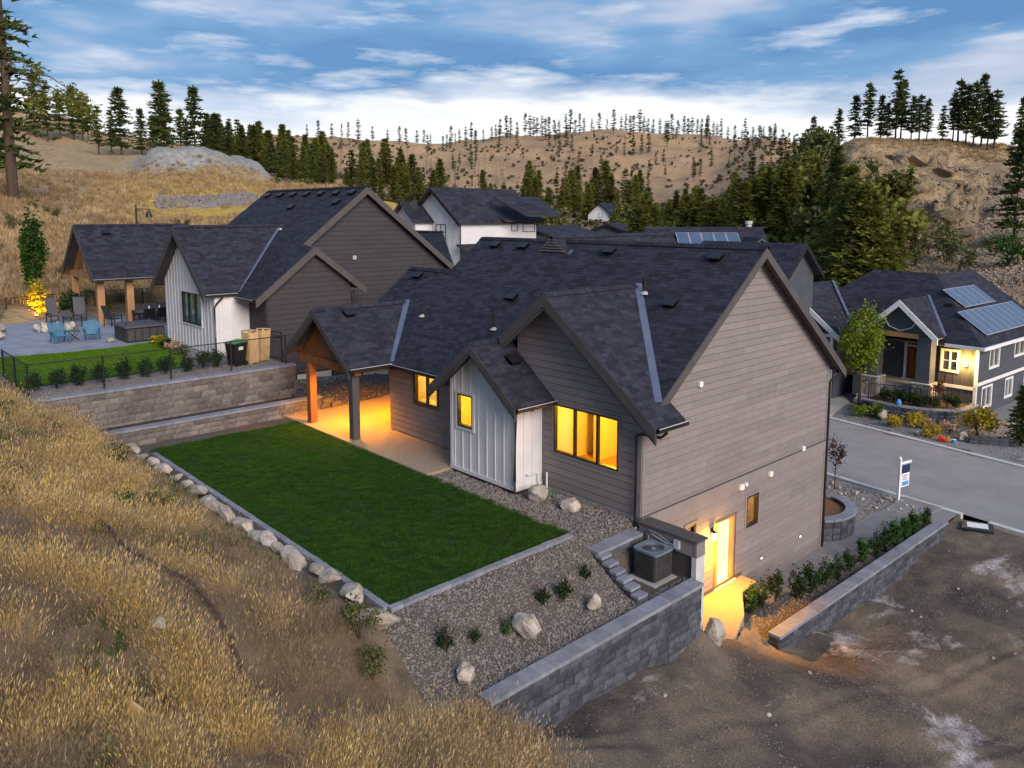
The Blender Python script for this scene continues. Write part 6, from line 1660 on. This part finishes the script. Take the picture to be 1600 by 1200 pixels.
fence('black chain-link fence along the top of the terrace wall', [(-23.2, -10.95), (-19.0, -10.9), (-19.0, -1.0)], 1.74)
fence('black chain-link fence along the back of the terrace patio', [(-33, -11.4), (-44.3, -7.2), (-45.2, -4.4), (-45.2, 4)], 1.74, 1.35, 3.0)
t = thing('gate', 'black wire gate between terrace and side yard beside the charcoal wall', 'gate', (-20.2, -.7, 1.7))
for a, b in (((-21.0, -.95), (-21.0, -.95)), ((-19.9, -.75), (-19.9, -.75))): MB().tube([(a[0], a[1], 1.65), (a[0], a[1], 3.05)], .04, 8).build('post', M_black, t)
for z in (1.8, 2.75, 3.0): MB().tube([(-21.0, -.95, z), (-19.9, -.75, z)], .025, 6).build('rail', M_black, t)
MB().tube([(-21.0, -.95, 3.0), (-19.9, -.75, 2.75)], .012, 6).build('brace', M_black, t)

# ------------------------------------------------------------------ terrace furniture
def adirondack(label, loc, rz):
    t = thing('adirondack_chair', label, 'chair', loc, rz, None); WOFF[t.name] = Vector()
    for k in range(7):
        u = -.30 + k * .1; top = 1.02 - .9 * abs(u) ** 2 * 1.2
        MB().slab([(u - .043, .28, .30), (u + .043, .28, .30), (u * 1.25 + .046, .62, top), (u * 1.25 - .046, .62, top)], (0, .025, 0)).build('back_slat', M_adir, t, local=True)
    for k in range(5): MB().box(-.3, .3, -.30 + k * .12, -.20 + k * .12, .36 - k * .025, .385 - k * .025).build('seat_slat', M_adir, t, local=True)
    for s in (-1, 1):
        MB().box(s * .36 - .06, s * .36 + .06, -.36, .42, .56, .585).build('arm', M_adir, t, local=True)
        MB().box(s * .33 - .025, s * .33 + .025, -.34, -.24, 0, .56).build('leg', M_adir, t, local=True)
        MB().slab([(s * .33 - .025, .18, .56), (s * .33 + .025, .18, .56), (s * .33 + .025, .5, 0), (s * .33 - .025, .5, 0)], (0, .09, 0)).build('leg', M_adir, t, local=True)
    return t
adirondack('blue slatted garden chair left of the little folding table', (-32.1, -6.95, 1.73), rad(95))
adirondack('blue slatted garden chair right of the little folding table, beside the hot tub', (-31.9, -5.55, 1.73), rad(70))
t = thing('folding_table', 'small folding side table between the two blue chairs', 'table', (-32.5, -6.25, 1.73)); WOFF[t.name] = Vector()
MB().box(-.3, .3, -.3, .3, .48, .52).build('table_top', M_sling, t, local=True)
for s in (-1, 1):
    for q in (-1, 1): MB().bar((s * .25, -.25 * q, 0), (s * .25, .25 * q, .48), .03, .03).build('leg', M_twig, t, local=True)
def sling_chair(label, loc, rz, group=None, dark=M_sling, h=1.25):
    t = thing('sling_chair', label, 'chair', loc, rz, group); WOFF[t.name] = Vector()
    MB().slab([(-.32, .22, .42), (.32, .22, .42), (.32, .5, h), (-.32, .5, h)], (0, .03, 0)).build('backrest', dark, t, local=True)
    MB().box(-.32, .32, -.35, .24, .40, .44).build('seat', dark, t, local=True)
    for s in (-1, 1):
        MB().bar((s * .34, -.33, 0), (s * .34, -.33, .62), .04, .04).build('leg', M_black, t, local=True); MB().bar((s * .34, .35, 0), (s * .34, .3, .62), .04, .04).build('leg', M_black, t, local=True)
        MB().bar((s * .34, -.36, .63), (s * .34, .36, .63), .06, .03).build('arm', M_black, t, local=True)
    return t
sling_chair('grey high-backed patio chair beside the lit bush', (-40.6, -5.35, 1.73), rad(100), h=1.5)
sling_chair('grey high-backed patio chair left of the front pavilion post', (-40.2, -4.05, 1.73), rad(80), h=1.5)
sling_chair('low grey patio chair between the two high-backed ones', (-38.0, -5.0, 1.73), rad(120), h=.95)
sling_chair('dark chair standing between the two pavilion posts', (-36.9, -3.1, 1.73), rad(200), None, M_acd)
t = thing('fire_pit', 'ring of whitish rocks round the patio fire pit', 'fire pit', (-37.3, -6.1, 1.73)); WOFF[t.name] = Vector()
for k in range(9): o = link(RK[k % 7], 'rock', t, (.9 * math.cos(k * .7), .9 * math.sin(k * .7), .2), (k, k, k), (.62, .5, .5), local=True)
MB().lathe([(.7, 0), (.7, .12), (.2, .16)], (0, 0, 0), 12).build('ash_bed', M_gravg, t, local=True)
t = thing('dining_table', 'dark outdoor dining table under the pavilion', 'table', (-37.2, -.6, 1.73)); WOFF[t.name] = Vector()
MB().box(-.55, .55, -1.2, 1.2, .70, .76).build('table_top', M_sling, t, local=True)
for sx in (-1, 1):
    for sy in (-1, 1): MB().box(sx * .48 - .04, sx * .48 + .04, sy * 1.1 - .04, sy * 1.1 + .04, 0, .70).build('leg', M_black, t, local=True)
for k in range(3):
    sling_chair('black dining chair at the pavilion table', (-36.25, -1.35 + k * .8, 1.73), rad(90) + math.pi, 'pavilion dining chairs', M_black, 1.0); sling_chair('black dining chair at the pavilion table', (-38.2, -1.35 + k * .8, 1.73), rad(90), 'pavilion dining chairs', M_black, 1.0)
for k, y in enumerate((-.9, -.3)): 
    t = thing('bottle', 'small pale bottle standing on the pavilion dining table', 'bottle', (-37.3, y, 2.49), 0, 'bottles on the pavilion table'); WOFF[t.name] = Vector(); MB().lathe([(.05, 0), (.05, .16), (.02, .2), (.02, .26)], (0, 0, 0), 8).build('glass', M_whitet, t, local=True)
HT_ = thing('hot_tub', 'black covered hot tub against the white gable wall', 'hot tub', (-30.75, -3.4, 1.73))
MB().box(-31.8, -29.7, -4.45, -2.56, 1.73, 2.45).build('cabinet', M_black, HT_, bevel=.05)
for k in range(5): MB().box(-31.7 + k * .41, -31.35 + k * .41, -4.475, -4.452, 1.8, 2.4).build('side_panel', M_acd, HT_)
for k in range(5): MB().box(-29.698, -29.675, -4.4 + k * .37, -4.08 + k * .37, 1.8, 2.4).build('side_panel', M_acd, HT_)
for a, b in ((-31.9, -30.77), (-30.73, -29.6)): MB().box(a, b, -4.55, -2.54, 2.46, 2.58).build('cover', M_sling, HT_, bevel=.04)
for y in (-4.2, -3.2): MB().box(-30.9, -30.6, y, y + .08, 2.581, 2.60).build('strap', M_black, HT_)
boulder('small white rock on the patio in front of the hot tub', (-30.6, -4.95, 1.83), .4, k=0)
# bin and crates
t = thing('wheeled_bin', 'black wheeled bin with green lid beside the white downspout', 'bin', (-20.15, -2.75, 1.72), .3); WOFF[t.name] = Vector()
mb = MB(); mb.add([(-.24, -.26, .06), (.24, -.26, .06), (.24, .26, .06), (-.24, .26, .06), (-.31, -.35, 1.0), (.31, -.35, 1.0), (.31, .35, 1.0), (-.31, .35, 1.0)], [(3, 2, 1, 0), (4, 5, 6, 7), (0, 1, 5, 4), (1, 2, 6, 5), (2, 3, 7, 6), (3, 0, 4, 7)]); mb.build('body', M_black, t, local=True)
MB().slab([(-.34, -.40, 1.0), (.34, -.40, 1.0), (.34, .38, 1.06), (-.34, .38, 1.06)], (0, 0, .06)).build('lid', M_green, t, local=True, bevel=.02)
MB().bar((-.28, .40, .96), (.28, .40, .96), .04, .04).build('handle', M_black, t, local=True)
for s in (-1, 1): MB().tube([(s * .2, .28, .1), (s * .28, .28, .1)], .1, 12).build('wheel', M_black, t, local=True)
MB().slab([(.292, -.12, .72), (.292, .12, .72), (.302, .12, .86), (.302, -.12, .86)], (.006, 0, 0)).build('sticker', M_whitet, t, local=True)
def crate(label, loc, rz, w):
    t = thing('crate', label, 'crate', loc, rz); WOFF[t.name] = Vector()
    for sx in (-1, 1):
        for sy in (-1, 1): MB().box(sx * w - .035, sx * w + .035, sy * .2 - .035, sy * .2 + .035, 0, 1.45).build('upright', M_crate, t, local=True)
    for k in range(3): MB().box(w - .01, w + .062, -.2 + k * .135 + .003, -.2 + k * .135 + .13, .05, 1.4).build('plank', M_crate, t, local=True)
    for k in range(3): MB().box(-w + k * w * .68, -w + k * w * .68 + w * .6, -.262, -.236, .05, 1.4).build('plank', M_crate, t, local=True)
    MB().box(-w - .03, w + .03, -.23, .23, 1.451, 1.48).build('top', M_crate, t, local=True)
    return t
crate('tall raw wood crate next to the green-lidded bin', (-20.3, -2.05, 1.72), .25, .25); o_ = crate('second tall wood crate leaning by the charcoal wall', (-20.45, -1.45, 1.72), .35, .18); o_.rotation_euler[0] = -.10

# ------------------------------------------------------------------ street side
t = thing('sale_sign', 'white post and hanging sign panel beside the kerb', 'sign', (.1, 18.2, -4.25), rad(78)); WOFF[t.name] = Vector()
MB().box(-.055, .055, -.055, .055, 0, 1.95).build('post', M_whitet, t, local=True); MB().lathe([(.08, 0), (.08, .03), (.0, .12)], (0, 0, 1.951), 4).build('post_cap', M_whitet, t, local=True)
MB().box(.056, .80, -.04, .04, 1.68, 1.77).build('arm', M_whitet, t, local=True)
pn = MB().box(.14, .72, -.012, .012, .62, 1.62).build('panel', M_whitet, t, local=True)
MB().box(.14, .72, -.018, -.0125, 1.24, 1.62).build('dark_header', M_navy, pn, local=True); MB().box(.2, .66, -.0182, -.0125, .68, .86).build('print', M_blue, pn, local=True)
for k, (a, b) in enumerate(((.2, .62), (.22, .5), (.2, .58))): MB().box(a, b, -.0175, -.0125, 1.12 - k * .09, 1.15 - k * .09).build('print', M_navy, pn, local=True)
t = thing('black_tray', 'black corrugated tray with a white sheet lying near the kerb', 'tray', (3.35, 17.75, -4.33), .5); WOFF[t.name] = Vector()
MB().slab([(-.62, -.4, .02), (.5, -.5, .0), (.66, .3, .05), (-.4, .46, .03)], (0, 0, .08)).build('tray', M_black, t, local=True); MB().slab([(-.38, -.25, .105), (.36, -.3, .105), (.44, .2, .115), (-.3, .28, .115)], (0, 0, .012)).build('sheet', M_whitet, t, local=True)
# curved wall at the house's front corner
t = thing('curved_block_wall', 'curved block planter wall with bark mulch at the house corner', 'retaining wall', (-.8, 12.6, -4.2))
arc = [(Vector((-1.2, 12.75, 0)) + Vector((1.45 * math.sin(a), -1.6 * math.cos(a) , 0))) for a in np.linspace(.55, 3.0, 12)]
for k in range(3):
    for a, b in zip(arc, arc[1:]):
        c = (a + b) / 2; d = b - a; link(R.choice(BM[M_block]), 'block', t, (c.x, c.y, -4.22 + k * .28), (0, 0, math.atan2(d.y, d.x)), (d.length, .28, .275))
for a, b in zip(arc, arc[1:]):
    c = (a + b) / 2; d = b - a; link(capm, 'cap_block', t, (c.x, c.y, -3.38), (0, 0, math.atan2(d.y, d.x)), (d.length + .02, .42, .09))
mb = MB(); mb.slab([(p.x * .9 - .12, p.y, -3.6) for p in arc] + [(-2.6, 14.2, -3.6), (-2.6, 11.1, -3.6)], (0, 0, .16)); mb.build('mulch', M_mulch, t)
# planter wall and railing across the street
t = thing('curved_block_wall', 'curved grey block planter wall in front of the slate blue house', 'retaining wall', (-4.4, 32.3, -4.2))
arc = [Vector((x, y, 0)) for x, y in ((-7.4, 32.1), (-6.6, 31.95), (-5.8, 31.9), (-5.0, 31.95), (-4.2, 32.1), (-3.5, 32.35), (-2.9, 32.75), (-2.45, 33.3), (-2.2, 34.0), (-2.1, 34.8), (-2.1, 35.6))]
for k in range(4):
    for a, b in zip(arc, arc[1:]):
        c = (a + b) / 2; d = b - a
        for f in (-.25, .25): link(R.choice(BM[M_block]), 'block', t, (c.x + d.x * f, c.y + d.y * f, -4.25 + k * .24), (0, 0, math.atan2(d.y, d.x)), (d.length / 2 - .008, .3, .235))
for a, b in zip(arc, arc[1:]):
    c = (a + b) / 2; d = b - a; link(capm, 'cap_block', t, (c.x, c.y, -3.29), (0, 0, math.atan2(d.y, d.x)), (d.length + .03, .4, .09))
mb = MB(); mb.slab([(p.x + .0, p.y + .12, -3.7) for p in arc] + [(-7.4, 35.6, -3.7)], (0, 0, .40)); mb.build('planting_soil', M_twig, t)
t = thing('railing', 'black baluster railing beside the front steps across the street', 'railing', (-6, 33.2, -3.3))
ra = [Vector((-7.35, 32.75, -3.3)), Vector((-5.9, 33.05, -3.3)), Vector((-4.5, 33.35, -3.3)), Vector((-3.9, 34.4, -3.3))]
for a, b in zip(ra, ra[1:]):
    for z in (.12, 1.0): MB().tube([a + Vector((0, 0, z)), b + Vector((0, 0, z))], .025, 5).build('rail', M_black, t)
    MB().tube([a, a + Vector((0, 0, 1.08))], .04, 6).build('post', M_black, t)
    n = int((b - a).length / .13)
    for i in range(1, n): p = a.lerp(b, i / n); MB().bar(p + Vector((0, 0, .12)), p + Vector((0, 0, 1.0)), .018, .018).build('baluster', M_black, t)
t = thing('low_block_wall', 'short grey block wall under the largest yellow shrub', 'retaining wall', (-.2, 30.6, -4.2))
for k in range(2):
    for i in range(5): link(R.choice(BM[M_block]), 'block', t, (-.55 + i * .42, 30.3 + i * .22, -4.22 + k * .2), (0, 0, .48), (.46, .3, .196))
boulder('white rock under the largest yellow shrub', (-1.15, 30.5, -4.0), .8, sc_=(1.3, .8, .8), k=2); boulder('tall grey rock at the driveway end of the planter wall', (-5.9, 31.4, -3.9), .95, sc_=(.7, .7, 1.3), k=3); boulder('tan rock beside the round olive gold shrub', (-5.15, 30.6, -4.05), .5, k=4); boulder('flat pale rock beside the low golden shrub', (-3.2, 29.7, -4.05), .6, sc_=(1.3, 1, .7), k=5)
t = thing('toy', 'red plastic toy lying in the bed beside the kerb', 'toy', (-1.75, 29.25, -4.2)); WOFF[t.name] = Vector()
MB().box(-.25, .2, -.15, .15, .05, .25).build('body', M_red, t, local=True, bevel=.05); MB().lathe([(.12, 0), (.16, .1), (.05, .3)], (.22, .05, .08), 8).build('scoop', M_leafo, t, local=True); MB().lathe([(.1, 0), (.1, .06)], (-.1, 0, .26), 8).build('knob', M_red, t, local=True)
t = thing('toy', 'blue plastic bucket toy beside the red one', 'toy', (-1.25, 29.4, -4.2)); WOFF[t.name] = Vector(); MB().lathe([(.1, 0), (.14, .2)], (0, 0, .02), 10).build('bucket', M_blue, t, local=True)
t = thing('toy', 'blue toy left on the planter wall cap', 'toy', (-5.2, 31.95, -3.2)); WOFF[t.name] = Vector(); MB().lathe([(.12, 0), (.16, .15), (.08, .35)], (0, 0, .0), 8).build('body', M_blue, t, local=True)
# far driveway
mb = MB(); mb.slab([(-8.5, 29.95, -4.4), (-16, 31.4, -4.4), (-16.5, 35.6, -4.4), (-10.2, 35.6, -4.4), (-9.3, 34.5, -4.4)], (0, 0, .24)); tag(mb.build('driveway', M_conc), kind='structure')
mb = MB(); mb.slab([(1.9, 28.6, -4.4), (5.5, 28.0, -4.4), (5.2, 44, -4.4), (3.4, 44, -4.4), (3.2, 36, -4.4)], (0, 0, .22)); tag(mb.build('driveway', M_asph), kind='structure')
# street lamp behind the pavilion
g = ground_at(217, 85)
t = thing('street_lamp', 'black street lamp with a hanging bell shade behind the pavilion roof', 'street lamp', g); WOFF[t.name] = Vector()
top_z = surveyed(217, 320, d=85).z - g.z
MB().tube([(0, 0, -.3), (0, 0, top_z)], .09, 8).build('pole', M_black, t, local=True)
ar_ = rt * 1.35; MB().tube([(0, 0, top_z - .4), (ar_.x, ar_.y, top_z - .42)], .05, 6).build('arm', M_black, t, local=True)
MB().lathe([(.3, 0), (.26, .25), (.12, .55), (.06, .7)], (ar_.x * .92, ar_.y * .92, top_z - 1.2), 10).build('lamp_shade', M_black, t, local=True)
# odds and ends on the bank
t_ = tag(MB().tube([(-8.0 + k * .9, -13.55 + .19 * k + .12 * math.sin(k * 1.7), bank_z(-8.0 + k * .9, -13.55 + .19 * k + .12 * math.sin(k * 1.7)) + .30 - .012 * k) for k in range(11)], .035, 6).build('drip_pipe', M_twig), 'dark old pipe lying across the dry grass bank', 'pipe')
q = on_bank(218, 1150); zq = q.z
t = thing('board', 'pale cut board end sticking out of the dry grass', 'board', (q.x, q.y, zq), .5); WOFF[t.name] = Vector()
MB().slab([(-.16, -.05, .0), (.1, -.05, .0), (.13, -.05, .42), (-.1, -.05, .52)], (0, .04, 0)).build('plank', M_crate, t, local=True)
